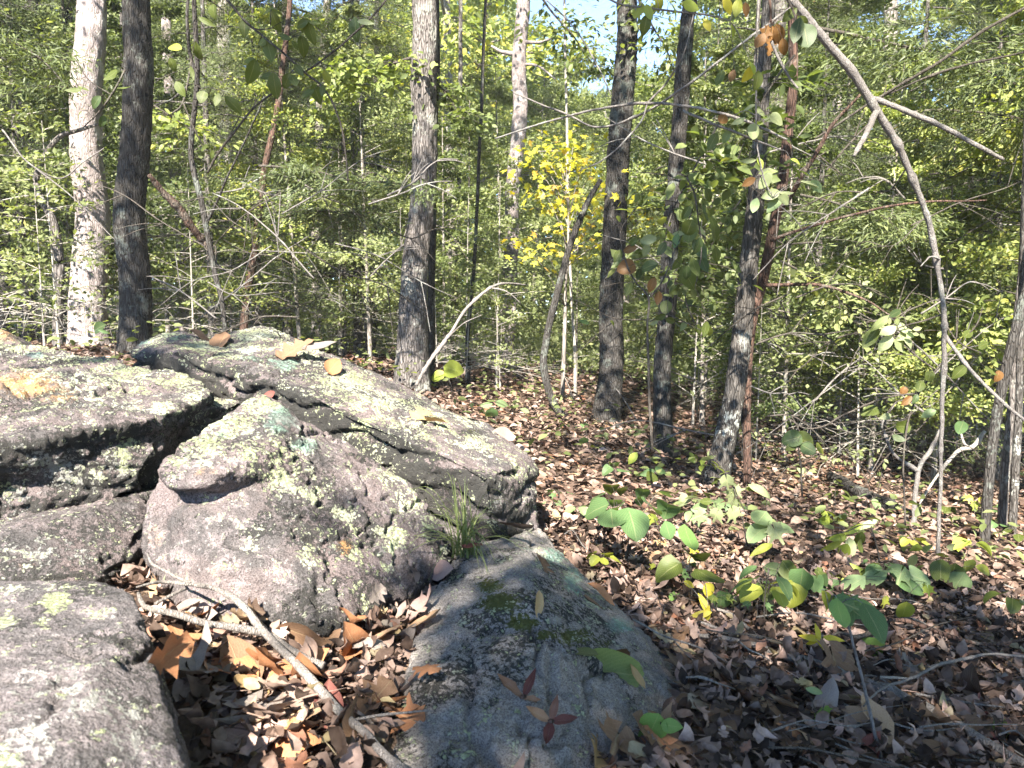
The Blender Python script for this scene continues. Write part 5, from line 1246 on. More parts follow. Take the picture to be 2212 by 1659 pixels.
leafy('leaf_spray', 'pale grey green leaves hanging before the lichen crusted trunk', 'branch',
      [(CS([(370, -20), (360, 180), (358, 400), (355, 600), (372, 760), (395, 870), (440, 960)], 3.4), [4, 4, 4, 4, 3, 3, 2]), (CS([(0, 540), (120, 590), (250, 640), (380, 690), (480, 730)], 3.4), [6, 6, 5, 4, 3]), (CS([(355, 560), (300, 540), (250, 560)], 3.4), [3, 2, 2]), (CS([(430, 200), (470, 290), (530, 390), (560, 430)], 3.4), [6, 6, 5, 4])],
      C6([(460, 578, .08, 'round', 'pale', 20), (345, 640, .075, 'round', 'pale', 100), (320, 520, .07, 'long', 'pale', 165), (385, 545, .08, 'long', 'pale', 20), (270, 590, .07, 'oval', 'pale', 150), (212, 665, .07, 'oval', 'glaucous', 110), (195, 580, .06, 'round', 'brown', 120), (400, 880, .10, 'oval', 'pale', 130), (430, 945, .09, 'oval', 'pale', 165), (500, 938, .08, 'oval', 'pale', 5), (445, 990, .10, 'oval', 'glaucous', 140), (650, 905, .08, 'oval', 'glaucous', 45), (505, 970, .09, 'oval', 'pale', 15), (145, 690, .09, 'oval', 'olive', 115),
          (620, 885, .09, 'long', 'pale', 10), (380, 790, .06, 'oval', 'lime', 60), (315, 785, .08, 'long', 'pale', 170), (560, 780, .07, 'long', 'lime', 10), (370, 655, .07, 'oval', 'pale', 60), (320, 885, .07, 'oval', 'brown', 150), (350, 1000, .08, 'oval', 'glaucous', 110)], 3.4), M['twig_grey'], seed=206)
leafy('leaf_spray', 'drooping dark green leaves by the narrow trunk under the bare crossing branch', 'branch',
      [(CS([(20, 860), (60, 960), (80, 1100), (90, 1250), (60, 1400)], 3.6), [4, 4, 3, 3, 2])],
      C6([(20, 1030, .08, 'oval', 'olive', 120), (110, 1035, .10, 'oval', 'dark', 80), (30, 1110, .09, 'round', 'olive', 110), (80, 1200, .10, 'oval', 'dark', 95), (130, 950, .08, 'oval', 'olive', 60), (60, 1300, .10, 'oval', 'olive', 70), (20, 1330, .08, 'oval', 'dark', 90), (110, 1600, .08, 'oval', 'olive', 100), (150, 1080, .07, 'oval', 'olive', 60)], 3.6), M['twig_dark'], seed=207)
leafy('leaf_spray', 'yellow green leaves catching the light at the top edge near the blue sky gap', 'branch',
      [(CS([(-420, -40), (-300, 20), (-150, 40), (0, 60), (150, 80), (230, 100)], 3.2), [4, 4, 4, 4, 3, 2]), (CS([(-230, 30), (-220, 130), (-190, 160)], 3.2), [3, 2, 2])],
      C6([(-215, 55, .10, 'oval', 'yellowgreen', 110), (-165, 60, .07, 'oval', 'lime', 70), (-110, 20, .09, 'oval', 'yellowgreen', 60), (-30, 50, .08, 'oval', 'lime', 40), (-180, 120, .09, 'oval', 'olive', 100), (40, 30, .08, 'oval', 'lime', 20), (120, 120, .06, 'oval', 'yellow', 70), (220, 25, .08, 'oval', 'yellow', 60), (265, 40, .08, 'oval', 'yellowgreen', 100), (310, 45, .06, 'oval', 'brown', 80), (320, 365, .08, 'oval', 'yellow', 110), (370, 390, .09, 'oval', 'olive', 90), (345, 330, .06, 'oval', 'lime', 60), (250, 150, .06, 'oval', 'lime', 60), (180, 380, .07, 'oval', 'olive', 110), (240, 370, .06, 'oval', 'brown', 110)], 3.2), M['twig_grey'], seed=208)
leafy('leaf_spray', 'broad dark leaves hanging at the start of the arching dead limb', 'branch', [(CS([(500, -30), (540, 60), (560, 150), (600, 190)], 3.3), [4, 4, 3, 2])], C6([(600, 175, .11, 'round', 'dark', 80), (555, 150, .11, 'oval', 'dark', 100), (520, 70, .08, 'oval', 'olive', 140), (590, 110, .08, 'oval', 'olive', 40)], 3.3), M['twig_dark'], seed=209)
leafy('leaf_spray', 'bunch of dried reddish brown leaves hanging under the top edge', 'branch', [(CS([(420, -20), (425, 60), (430, 110)], 3.4), [5, 5, 4])], [(x, y, Y, s, k, 'brown', a) for x, y, Y, s, k, c, a in C6([(400, 170, .10, 'oak', 'brown', 110), (440, 180, .11, 'oak', 'brown', 85), (470, 170, .10, 'oval', 'brown', 70), (375, 200, .09, 'oval', 'brown', 120), (490, 230, .08, 'oval', 'brown', 80), (430, 220, .09, 'oak', 'brown', 95)], 3.4)], M['bark_red'], seed=210)
def D6(l, Y): return [(1695.8 + x * .2333, 663.6 + y * .2333, Y, s, k, c, a) for x, y, s, k, c, a in l]
def DS(l, Y): return [(1695.8 + x * .2333, 663.6 + y * .2333, Y) for x, y in l]
leafy('leaf_spray', 'cluster of large pale and dark leaves left of the arching dead limb', 'branch',
      [(DS([(1470, 60), (1300, 120), (1150, 160), (1040, 200), (1000, 280)], 3.8), [4, 4, 3, 3, 2])],
      D6([(950, 220, .10, 'oval', 'pale', 150), (1092, 195, .08, 'oval', 'pale', 70), (930, 335, .11, 'oval', 'pale', 130), (1060, 345, .10, 'oval', 'pale', 60), (1165, 335, .09, 'oval', 'pale', 30), (870, 155, .14, 'long', 'olive', 140), (1010, 60, .13, 'long', 'dark', 160), (790, 285, .13, 'oval', 'olive', 120), (1120, 250, .11, 'oval', 'pale', 155), (1180, 260, .07, 'long', 'dark', 20)], 3.8), M['twig_dark'], seed=211)
leafy('leafy_sapling', 'thin sapling with scattered drooping leaves close behind the arching dead limb', 'sapling',
      [(DS([(1100, 2350), (1110, 1900), (1095, 1500), (1130, 1100), (1240, 800), (1420, 560), (1600, 330), (1760, 180), (1830, 0)], 4.6), [4, 4, 4, 4, 4, 4, 3, 3, 2]), (DS([(900, 1170), (930, 1050), (1010, 890), (1150, 850), (1240, 800)], 4.6), [4, 4, 3, 3, 3]), (DS([(1240, 790), (900, 850), (560, 990), (360, 1100), (180, 1120), (30, 1030)], 4.6), [4, 4, 4, 4, 3, 3])],
      D6([(1690, 250, .10, 'oval', 'olive', 150), (1830, 355, .10, 'oval', 'olive', 160), (1610, 600, .12, 'oval', 'olive', 130), (1900, 590, .11, 'long', 'olive', 35), (1250, 735, .07, 'round', 'olive', 100), (1135, 865, .09, 'oval', 'brown', 140), (1100, 775, .06, 'round', 'brown', 110), (1340, 640, .07, 'round', 'olive', 100), (1330, 980, .10, 'oval', 'glaucous', 160), (1090, 1110, .10, 'round', 'olive', 170), (1050, 1215, .09, 'oval', 'dark', 20), (1630, 1115, .09, 'round', 'green', 100), (780, 960, .12, 'oval', 'olive', 150), (1150, 930, .09, 'oval', 'pale', 30), (860, 970, .10, 'long', 'olive', 150), (1210, 850, .07, 'oval', 'dark', 120), (1890, 700, .08, 'oval', 'yellowgreen', 150), (1980, 640, .08, 'round', 'brown', 100), (940, 1010, .08, 'oval', 'pale', 170)], 4.6), M['twig_dark'], seed=212)
leafy('leafy_sapling', 'low sapling with wide shaded leaves left of the fallen log', 'sapling', [(DS([(160, 1750), (150, 1500), (130, 1350), (120, 1250)], 4.4), [4, 4, 3, 2])], D6([(70, 1215, .13, 'round', 'dark', 170), (170, 1230, .13, 'round', 'olive', 20), (215, 1310, .10, 'round', 'dark', 30), (320, 1310, .09, 'oval', 'yellowgreen', 60), (60, 1290, .10, 'oval', 'olive', 150)], 4.4), M['twig_dark'], seed=213)

def E6(l): return [(1179.7 + x * .2333, 958.5 + y * .2333, Y, s, k, c, a) for x, y, Y, s, k, c, a in l]
def ground_plant(label, base, top, leaves, seed, name='seedling', extra=(), w=4, mat='twig_dark', face=.6, conv=None):
    b = PG(*base, 0); Y = b[1]
    lv = [(x, y, Y + dy, s, k, c, a) for x, y, dy, s, k, c, a in leaves]
    b_px = (base[0], base[1], Y)
    mid = ((base[0] + top[0]) / 2 + 4, (base[1] + top[1]) / 2, Y)
    st = [([b_px, mid, (top[0], top[1], Y)], [w, w * .8, w * .6])] + [([(q[0], q[1], Y + (q[2] if len(q) > 2 else 0)) for q in pts], [w * .6] * len(pts)) for pts in extra]
    return leafy(name, label, 'plant', st, lv, M[mat], seed=seed, face=face)
def e(x, y): return (1179.7 + x * .2333, 958.5 + y * .2333)
def el(l, f=e): return [(*f(x, y), dy, s, k, c, a) for x, y, dy, s, k, c, a in l]
ground_plant('broad leaved seedling with tiers of mid green rounded leaves beside the long slab', e(690, 1170), e(770, 800),
             el([(470, 505, .15, .11, 'round', 'green', None), (620, 530, .15, .10, 'round', 'green', None), (450, 600, 0, .13, 'round', 'green', None), (610, 600, 0, .13, 'round', 'green', None), (610, 700, -.1, .14, 'round', 'green', None), (810, 720, -.15, .16, 'round', 'green', None), (895, 430, .2, .13, 'oval', 'green', None), (1105, 470, .2, .13, 'oval', 'green', None), (870, 510, .15, .10, 'oval', 'green', None), (990, 570, .1, .13, 'round', 'green', None), (1130, 580, .1, .13, 'round', 'green', None), (1130, 810, -.1, .12, 'oval', 'green', None), (1320, 880, -.2, .16, 'oval', 'bright', None), (600, 390, .4, .10, 'round', 'olive', None), (700, 420, .4, .10, 'oval', 'olive', None)], e), 301,
             extra=[[e(770, 800), e(640, 620), e(545, 540)], [e(770, 800), e(900, 640), e(990, 500, )], [e(790, 810), e(1000, 760), e(1200, 800)]])
ground_plant('bright yellow lobed leaf seedling glowing amid the green rounded leaves', e(1050, 1030), e(1040, 790), el([(1000, 725, 0, .10, 'maple', 'lime', 60), (590, 770, .05, .07, 'maple', 'yellowgreen', 120), (1370, 1000, -.1, .07, 'maple', 'yellow', 80)], e), 302, w=2)
ground_plant('maple seedling with large pale sunlit lobed leaves at the foot of the lichen crusted trunk', e(1880, 1060), e(1730, 400),
             el([(1680, 385, 0, .13, 'maple', 'pale', 80), (1790, 455, .05, .11, 'maple', 'pale', 40), (1690, 480, .0, .11, 'maple', 'pale', 120), (1720, 570, 0, .11, 'maple', 'pale', 100), (1750, 680, -.05, .14, 'maple', 'pale', 70), (1560, 690, -.05, .13, 'maple', 'pale', 110), (1395, 680, 0, .13, 'maple', 'glaucous', 160), (1570, 575, .05, .12, 'maple', 'glaucous', 150), (1430, 590, .05, .10, 'oval', 'glaucous', 165), (1480, 535, .08, .08, 'oval', 'olive', 175)], e), 303, extra=[[e(1850, 650), e(1780, 500), e(1740, 400), e(1640, 230), e(1500, 50)], [e(1700, 640), e(1600, 620), e(1450, 640)]])
ground_plant('seedling with wide shadow dappled leaves right of the pale maple seedling', e(2010, 1150), e(2040, 800), el([(1990, 690, 0, .13, 'round', 'glaucous', None), (2120, 730, 0, .13, 'heart', 'glaucous', None), (1950, 820, -.05, .13, 'round', 'glaucous', None), (2150, 850, -.05, .16, 'maple', 'pale', 60), (2030, 570, .1, .08, 'maple', 'pale', 90), (2000, 965, -.1, .13, 'long', 'yellowgreen', 170), (2210, 780, 0, .10, 'oval', 'glaucous', 30)], e), 304)
ground_plant('single arching leaf blade on a thin stalk behind the dappled seedling', e(1840, 800), e(1850, 410), el([(2010, 430, 0, .20, 'long', 'pale', 18), (1900, 420, .1, .10, 'long', 'olive', 10)], e), 305, w=2)
ground_plant('young stem with one sunlit yellow green leaf between the two narrow trunks', e(900, 330), e(870, 120), el([(800, 135, 0, .12, 'oval', 'lime', 130), (780, 60, .1, .08, 'oval', 'olive', 100)], e), 306, w=2.5)
ground_plant('low dark green leaves at the foot of the narrow dark trunk', e(1000, 420), e(985, 330), el([(940, 270, 0, .12, 'oval', 'green', None), (1060, 250, 0, .12, 'oval', 'green', None), (980, 310, -.05, .12, 'round', 'olive', None), (870, 280, .05, .09, 'oval', 'olive', None), (650, 290, .3, .10, 'maple', 'yellowgreen', None), (700, 320, .2, .09, 'oval', 'olive', None)], e), 307)
ground_plant('heart shaped dark green leaf pair standing over the tan litter', e(2090, 1620), e(2060, 1440), el([(2030, 1405, 0, .10, 'heart', 'green', 95), (2130, 1165, .2, .11, 'oval', 'dark', 10), (2250, 1180, .2, .10, 'round', 'olive', 60), (1890, 1290, .15, .09, 'oval', 'yellowgreen', 20)], e), 308, w=3)
ground_plant('round toothed green leaf lying close to the yellow leaflets', e(1640, 1600), e(1625, 1520), el([(1620, 1478, 0, .09, 'heart', 'green', 85)], e), 309, w=2)
ground_plant('small bright green lobed leaf low in the sunlit litter', e(1210, 1500), e(1205, 1460), el([(1200, 1432, 0, .065, 'maple', 'bright', 30)], e), 310, w=2)
ground_plant('withered yellow seedling with upright yellow leaflets in the sun', e(1500, 1690), e(1505, 1570), el([(1470, 1480, 0, .09, 'long', 'yellow', 250), (1430, 1580, 0, .08, 'long', 'yellow', 165), (1490, 1620, 0, .09, 'long', 'yellow', 95), (1510, 1360, .1, .06, 'round', 'yellow', 60), (1330, 1300, .1, .05, 'oval', 'yellow', 20)], e), 311, w=2.5, mat='stick_grey')
def f2(x, y): return (1695.8 + x * .2333, 1032.2 + y * .2333)
ground_plant('drooping sapling tip with glossy yellow green leaves bowed over the slope', f2(880, 900), f2(800, 450), el([(500, 560, 0, .10, 'oval', 'lime', 170), (540, 690, -.1, .13, 'oval', 'lime', 100), (610, 640, -.05, .11, 'oval', 'pale', 80), (690, 580, 0, .11, 'oval', 'olive', 100), (640, 485, .05, .13, 'long', 'lime', 150), (760, 430, .1, .14, 'long', 'pale', 160), (430, 640, -.05, .13, 'long', 'yellowgreen', 150), (700, 630, 0, .08, 'round', 'olive', 80)], f2), 312, extra=[[f2(850, 440), f2(700, 440), f2(560, 500), f2(350, 540)]])
ground_plant('big leaved plant with a broad pale green scalloped leaf on the right slope', f2(1080, 1200), f2(1080, 1000), el([(1060, 920, -.1, .18, 'maple', 'glaucous', None), (1240, 930, 0, .15, 'round', 'glaucous', None), (800, 930, -.05, .16, 'oval', 'glaucous', None), (700, 870, .05, .12, 'long', 'lime', 220), (620, 990, -.1, .16, 'oval', 'glaucous', None), (380, 1030, -.05, .15, 'oval', 'green', None), (470, 960, .05, .14, 'maple', 'lime', None), (1330, 1060, -.1, .08, 'maple', 'lime', 80), (1160, 1010, -.1, .15, 'round', 'green', None)], f2), 313, w=5)
ground_plant('bushy seedling with dull rounded leaves at the foot of the arching dead limb', f2(1500, 1150), f2(1500, 900), el([(1440, 870, 0, .13, 'round', 'olive', 95), (1550, 930, 0, .16, 'round', 'olive', 100), (1700, 870, .05, .15, 'round', 'olive', 60), (1860, 850, .05, .10, 'oval', 'yellowgreen', 15), (1600, 980, -.05, .14, 'round', 'glaucous', 110), (1130, 630, .3, .12, 'oval', 'pale', None), (1205, 670, .25, .09, 'round', 'lime', 90), (1310, 640, .3, .11, 'oval', 'glaucous', None), (1580, 650, .3, .15, 'long', 'pale', 15), (1450, 720, .2, .12, 'oval', 'olive', None), (1700, 990, 0, .12, 'oval', 'glaucous', 40), (1180, 770, .2, .10, 'oval', 'pale', 90), (1260, 810, .15, .09, 'oval', 'glaucous', None)], f2), 314)
ground_plant('tall thin stemmed plant with wavy green leaves rising in front of the sticks', (1905, 1655), (1828, 1340), el([(560, 1150, .1, .11, 'round', 'green', None), (610, 1190, 0, .09, 'maple', 'green', 20), (510, 1260, -.05, .09, 'oval', 'bright', None), (690, 1275, -.05, .10, 'maple', 'green', None), (830, 1320, -.1, .10, 'oval', 'green', None), (740, 1230, .05, .09, 'oval', 'bright', None), (440, 1180, .05, .11, 'long', 'yellowgreen', 50)], f2), 315, w=9, mat='twig_grey', extra=[[(1828, 1340), (1815, 1320), (1790, 1310)]])
ground_plant('yellow green grape like leaf with a dark green partner above it', f2(180, 1280), f2(150, 1080), el([(140, 985, 0, .11, 'heart', 'green', 95), (70, 1115, -.08, .12, 'heart', 'yellowgreen', 100), (330, 900, .15, .08, 'maple', 'olive', 60)], f2), 316, w=3)
ground_plant('small maple seedlings with yellow green leaves beside the arching stick', f2(1010, 1330), f2(980, 1200), el([(930, 1165, 0, .08, 'maple', 'yellowgreen', 90), (1110, 1240, -.05, .09, 'round', 'yellowgreen', 95), (1290, 1010, .1, .05, 'maple', 'lime', 80)], f2), 317, w=2)
ground_plant('yellow star of narrow leaflets on a thin stem in the shaded litter', (1783, 1432), (1778, 1385), el([(230, 1480, 0, .08, 'long', 'yellow', 185), (300, 1420, 0, .06, 'long', 'yellow', 250), (330, 1520, 0, .08, 'long', 'yellow', 60), (450, 1490, 0, .07, 'long', 'yellow', 8), (270, 1520, 0, .06, 'long', 'yellow', 150)], f2), 318, w=3, mat='stick_grey')
ground_plant('long bright green leaf lying over brown leaves near the dark crooked stick', f2(690, 1640), f2(690, 1600), el([(830, 1575, 0, .13, 'oval', 'bright', 18)], f2), 319, w=2)
ground_plant('green lobed leaf on a low stem among the dark litter', (1770, 1615), (1772, 1580), [(1772, 1555, 0, .10, 'maple', 'bright', 95), (1765, 1493, .08, .06, 'long', 'glaucous', 10)], 320, w=2.5)
ground_plant('pair of curled green leaves on top of brown leaves at the slab tip', (1425, 1620), (1428, 1590), [(1410, 1572, 0, .075, 'round', 'bright', 110), (1450, 1568, 0, .06, 'oval', 'bright', 20), (1395, 1602, -.03, .06, 'oval', 'bright', 60)], 321, w=2)
ground_plant('bright green leaf pair glowing behind the long slab near the oak', (975, 860), (968, 815), [(985, 800, 0, .24, 'heart', 'lime', 20), (945, 812, 0, .17, 'round', 'lime', 160)], 322, w=3)
ground_plant('dim green leaves standing just behind the slab ridge', (1068, 915), (1066, 885), [(1050, 875, 0, .14, 'oval', 'glaucous', 170), (1085, 872, 0, .14, 'oval', 'glaucous', 15), (1062, 895, -.05, .15, 'round', 'green', 95)], 323, w=2)
ground_plant('single stemmed seedling with a drooping cap of leaves behind the slab end', (1268, 985), (1265, 930), [(1260, 955, 0, .10, 'heart', 'green', 95), (1280, 965, 0, .07, 'oval', 'yellowgreen', 60)], 324, w=2)
ground_plant('yellow leafed seedling beside the slim trunks at the right edge', (2100, 1120), (2105, 1085), [(2090, 1078, 0, .12, 'maple', 'yellow', 160), (2110, 1095, 0, .14, 'maple', 'lime', 60), (2120, 1080, .05, .10, 'oval', 'yellow', 20)], 325, w=2)
ground_plant('green leaf sprig low at the right corner of the litter', (2165, 1600), (2165, 1570), [(2160, 1570, 0, .07, 'oval', 'bright', 95), (2185, 1590, 0, .06, 'oval', 'glaucous', 30)], 326, w=2)

# green leaf rolled on the grey slab, winged seeds
p, nr, _o = hit_pixel(1300, 1445)
place_leaf('green_leaf', GREEN['round'][1], p + nr * .012 + np.array([-.05, .03, 0]), np.array([.85, -.5, -.1]), nr + np.array([-.2, -.3, 0]), .14, (.2, .26, .10), label='rolled green leaf lying on the bare grey slab', cat='leaf')
p, nr, _o = hit_pixel(1255, 1425)
place_leaf('green_leaf', GREEN['oval'][0], p + nr * .012 + np.array([.03, 0, 0]), np.array([-.9, .4, .1]), nr, .075, (.14, .16, .06), label='small dull green leaf end beside the rolled green leaf', cat='leaf')

def samara(px, py, label, arms):
    p, nr, _ = hit_pixel(px, py)
    o = empty('winged_seed', p, label, 'seed')
    for dx, dy, L, col in arms:
        h = unit(np.array([dx, -dy * .9, -dy * .3])); h = unit(h - nr * (h @ nr) + nr * .25)
        place_leaf('wing', DRY['long'][1], p + nr * .006, h, nr, L, col, o, p)
    bm = bmesh.new(); bmesh.ops.create_icosphere(bm, subdivisions=2, radius=.006)
    bmesh.ops.scale(bm, vec=(1.4, .9, .7), verts=bm.verts); me = bpy.data.meshes.new('nutlet'); bm.to_mesh(me); bm.free(); me.materials.append(M['bark_red'])
    link('nutlet', me, o, Vector(nr * .006))
samara(1130, 1510, 'dark winged seed curled upward on the grey slab', [(.5, -1, .055, (.10, .03, .025)), (-1, -.3, .07, (.2, .11, .07)), (.6, .6, .05, (.3, .17, .1))])
samara(1190, 1560, 'star shaped winged seed lower down on the grey slab', [(1, .1, .06, (.14, .05, .04)), (-.2, 1, .065, (.13, .04, .035)), (.3, -1, .05, (.2, .1, .07)), (-1, -.4, .06, (.34, .2, .12))])

# grass tuft growing in the notch between boulder and slab
def grass():
    b = P(1003, 1200, 1.93)
    o = empty('grass_tuft', b, 'tuft of long arching grass blades growing between boulder and slabs', 'grass')
    g_ = np.random.default_rng(8)
    sh = []
    for k in range(64):
        az = g_.random() * 6.283; L = g_.uniform(.18, .40); w = g_.uniform(.0018, .0032)
        out = g_.uniform(.15, 1.0)
        if k < 16: L = g_.uniform(.32, .46); out = g_.uniform(.05, .4)
        t = np.linspace(0, 1, 10)
        hor = L * out * t ** 1.4; ver = L * (1 - out * .35) * (t - (.35 + .75 * out) * t ** 2.4)
        d = np.array([math.cos(az), math.sin(az) * .8, 0])
        pts = g_.normal(size=3) * [.018, .018, 0] + d * hor[:, None] + np.array([0, 0, 1]) * ver[:, None]
        s = np.cross(d, [0, 0, 1]); ww = w * (1 - t ** 2 * .9)
        V = np.concatenate([pts - s * ww[:, None], pts + s * ww[:, None] , pts + np.array([0, 0, -.0008])])
        i = np.arange(9)
        F = np.concatenate([np.stack([i, 20 + i, 21 + i, 1 + i], 1), np.stack([20 + i, 10 + i, 11 + i, 21 + i], 1)])
        link('blade', mk_mesh('blade', V, [F], [M['blade']]), o)
grass()
for a in [(1025, 1215, .075, 'oval', 4, 'dark red', 'small reddish curled leaf caught in the grass tuft', .04), (965, 1240, .10, 'oval', 1, 'pinkish tan', 'pinkish leaf leaning under the grass tuft', .03), (1110, 1180, .12, 'oval', 2, 'dark brown', 'dark brown leaf roof over the hollow beside the grass tuft', .05), (1150, 1240, .10, 'oak', 4, 'brown', 'brown crumpled leaf right of the grass tuft', .03)]:
    fallen(*a[:6], a[6], lift=a[7])

def bough(label, pts, w, n, size, mat, spread, style='leaf', seed=1, group=None, stem='twig_dark'):
    g_ = np.random.default_rng(seed)
    Wp = np.array([P(*p) for p in pts]); base = Wp[0].copy()
    pp = wob(catmull(Wp, 40), .05, 3, seed)
    o = empty('leafy_bough', base, label, 'bough', group)
    mb = MB(); mb.add(*tube(pp, np.linspace(w, w * .25, 40) * .5 / FPX * pts[0][2], 6)); link('limb', mb.mesh('limb', [M[stem]], base), o)
    pos, head, nrm = [], [], []
    tw = MB()
    for k in range(22):
        i = int(g_.integers(8, 39)); a = g_.random() * 6.283
        d = np.array([math.cos(a), math.sin(a), g_.uniform(-.35, .25)]); L = spread * g_.uniform(.5, 1.2)
        q = pp[i] + d * L * np.linspace(0, 1, 5)[:, None] + np.array([0, 0, -.25 * L]) * np.linspace(0, 1, 5)[:, None] ** 2
        tw.add(*tube(q, np.linspace(.004, .001, 5), 4, False))
        m = n // 22
        u = g_.random((m, 1)) ** .7
        c = pp[i] + d * L * u + np.array([0, 0, -.25 * L]) * u ** 2 + g_.normal(size=(m, 3)) * spread * np.array([.13, .13, .07])
        pos.append(c); hd = d + g_.normal(size=(m, 3)) * .6; hd[:, 2] -= .35; head.append(hd); nrm.append(g_.normal(size=(m, 3)) * .4 + [0, -.35, .8])
    pos, head, nrm = map(np.concatenate, (pos, head, nrm))
    TV, TF = (NEEDLE_V * [1.3, 1, 1], T2F) if style == 'needle' else (T4V, T4F)
    V, F = leaf_batch(TV, TF, pos, head, nrm, size * g_.uniform(.6, 1.2, len(pos)))
    link('foliage', mk_mesh('foliage', V - base, [F], [M[mat]], smooth=False), o)
    link('twig', tw.mesh('twig', [M[stem]], base), o)['kind'] = 'stuff'
for a in [('bright leafy bough reaching left from the oak at upper height', [(905, 120, 7.0), (850, 140, 7.0), (780, 165, 7.0), (700, 175, 7.0)], 7, 620, .085, 'leaf_lime', .55),
          ('small leafy bough reaching right from the oak', [(915, 150, 7.0), (960, 200, 7.0), (1000, 260, 7.0)], 5, 330, .08, 'leaf_mid', .4),
          ('glowing feathery evergreen bough crossing the oak at mid height', [(560, 360, 5.8), (680, 372, 5.8), (800, 392, 5.8), (930, 405, 5.8)], 6, 2600, .07, 'needle', .42, 'needle'),
          ('brownish feathery bough below the glowing evergreen bough', [(600, 470, 6.2), (690, 455, 6.2), (790, 462, 6.2)], 5, 1300, .07, 'needle', .4, 'needle'),
          ('dark leafy bough hanging before the blue sky gap left of the straight black trunk', [(1130, -60, 9), (1190, 20, 9), (1250, 90, 9), (1290, 150, 9)], 6, 420, .09, 'leaf_mid', .6),
          ('leafy bough between the two dark trunks near the top edge', [(1350, -60, 7.5), (1400, 40, 7.5), (1440, 110, 7.5), (1460, 170, 7.5)], 6, 300, .085, 'leaf_mid', .45),
          ('dark drooping evergreen bough filling the upper right corner', [(1760, 60, 6), (1900, 90, 5.8), (2050, 120, 5.6), (2200, 180, 5.4)], 8, 3600, .08, 'needle', .7, 'needle'),
          ('second evergreen bough under the upper right corner', [(1950, 250, 6.4), (2060, 235, 6.2), (2180, 250, 6.0), (2260, 280, 5.9)], 7, 2800, .08, 'needle', .6, 'needle'),
          ('lime green leafy bough at the right edge above mid height', [(2260, 120, 6.5), (2200, 190, 6.5), (2150, 280, 6.5), (2120, 350, 6.5)], 6, 520, .085, 'leaf_lime', .5),
          ('dark feathery bough at the upper left corner', [(-60, 60, 7), (20, 90, 7), (90, 130, 7), (150, 190, 7)], 7, 2600, .08, 'needle', .6, 'needle'),
          ('yellowish leafy bough behind the blackish trunk', [(330, 230, 8), (380, 260, 8), (430, 290, 8)], 5, 420, .085, 'leaf_lime', .45),
          ('evergreen bough spreading behind the reddish dark stem', [(1730, 420, 6.2), (1820, 440, 6.1), (1920, 470, 6.0), (2000, 520, 6.0)], 6, 2400, .075, 'needle', .55, 'needle'),
          ('yellow green leafy bough low at the right edge', [(2250, 560, 6.5), (2190, 640, 6.5), (2120, 710, 6.5), (2070, 760, 6.5)], 6, 560, .08, 'leaf_lime', .5),
          ('leafy bough left of the lichen crusted trunk at mid height', [(1600, 430, 5.8), (1560, 480, 5.8), (1520, 560, 5.8)], 5, 380, .075, 'leaf_mid', .35),
          ('lacy green bough right of the reddish dark stem low down', [(1690, 560, 5.4), (1760, 600, 5.4), (1830, 660, 5.4), (1860, 740, 5.4)], 5, 420, .07, 'leaf_far', .4),
          ('drooping broad leaved bough in front of the narrow dark trunk', [(1560, 250, 4.6), (1500, 360, 4.6), (1450, 470, 4.6), (1420, 590, 4.6)], 5, 200, .10, 'leaf_mid', .32),
          ('broad leaved bough around the lichen crusted trunk high up', [(1720, 120, 4.7), (1660, 200, 4.7), (1610, 300, 4.7), (1590, 380, 4.7)], 5, 200, .095, 'leaf_mid', .32),
          ('dull leafy bough low beside the lichen crusted trunk', [(1500, 700, 4.8), (1480, 640, 4.8), (1500, 580, 4.8), (1540, 540, 4.8)], 4, 180, .085, 'leaf_far', .28),
          ('leafy bough behind the arching dead limb', [(2120, 420, 7), (2060, 470, 7), (1990, 500, 7), (1930, 560, 7)], 5, 480, .085, 'leaf_lime', .5)]:
    bough(a[0], a[1], a[2], a[3], a[4], a[5], a[6], *(a[7:8]), seed=len(a[0]) + a[3], group='leafy boughs crossing the view')  # leaf_lime puts sunlight into the bough colour, leaf_mid puts shade

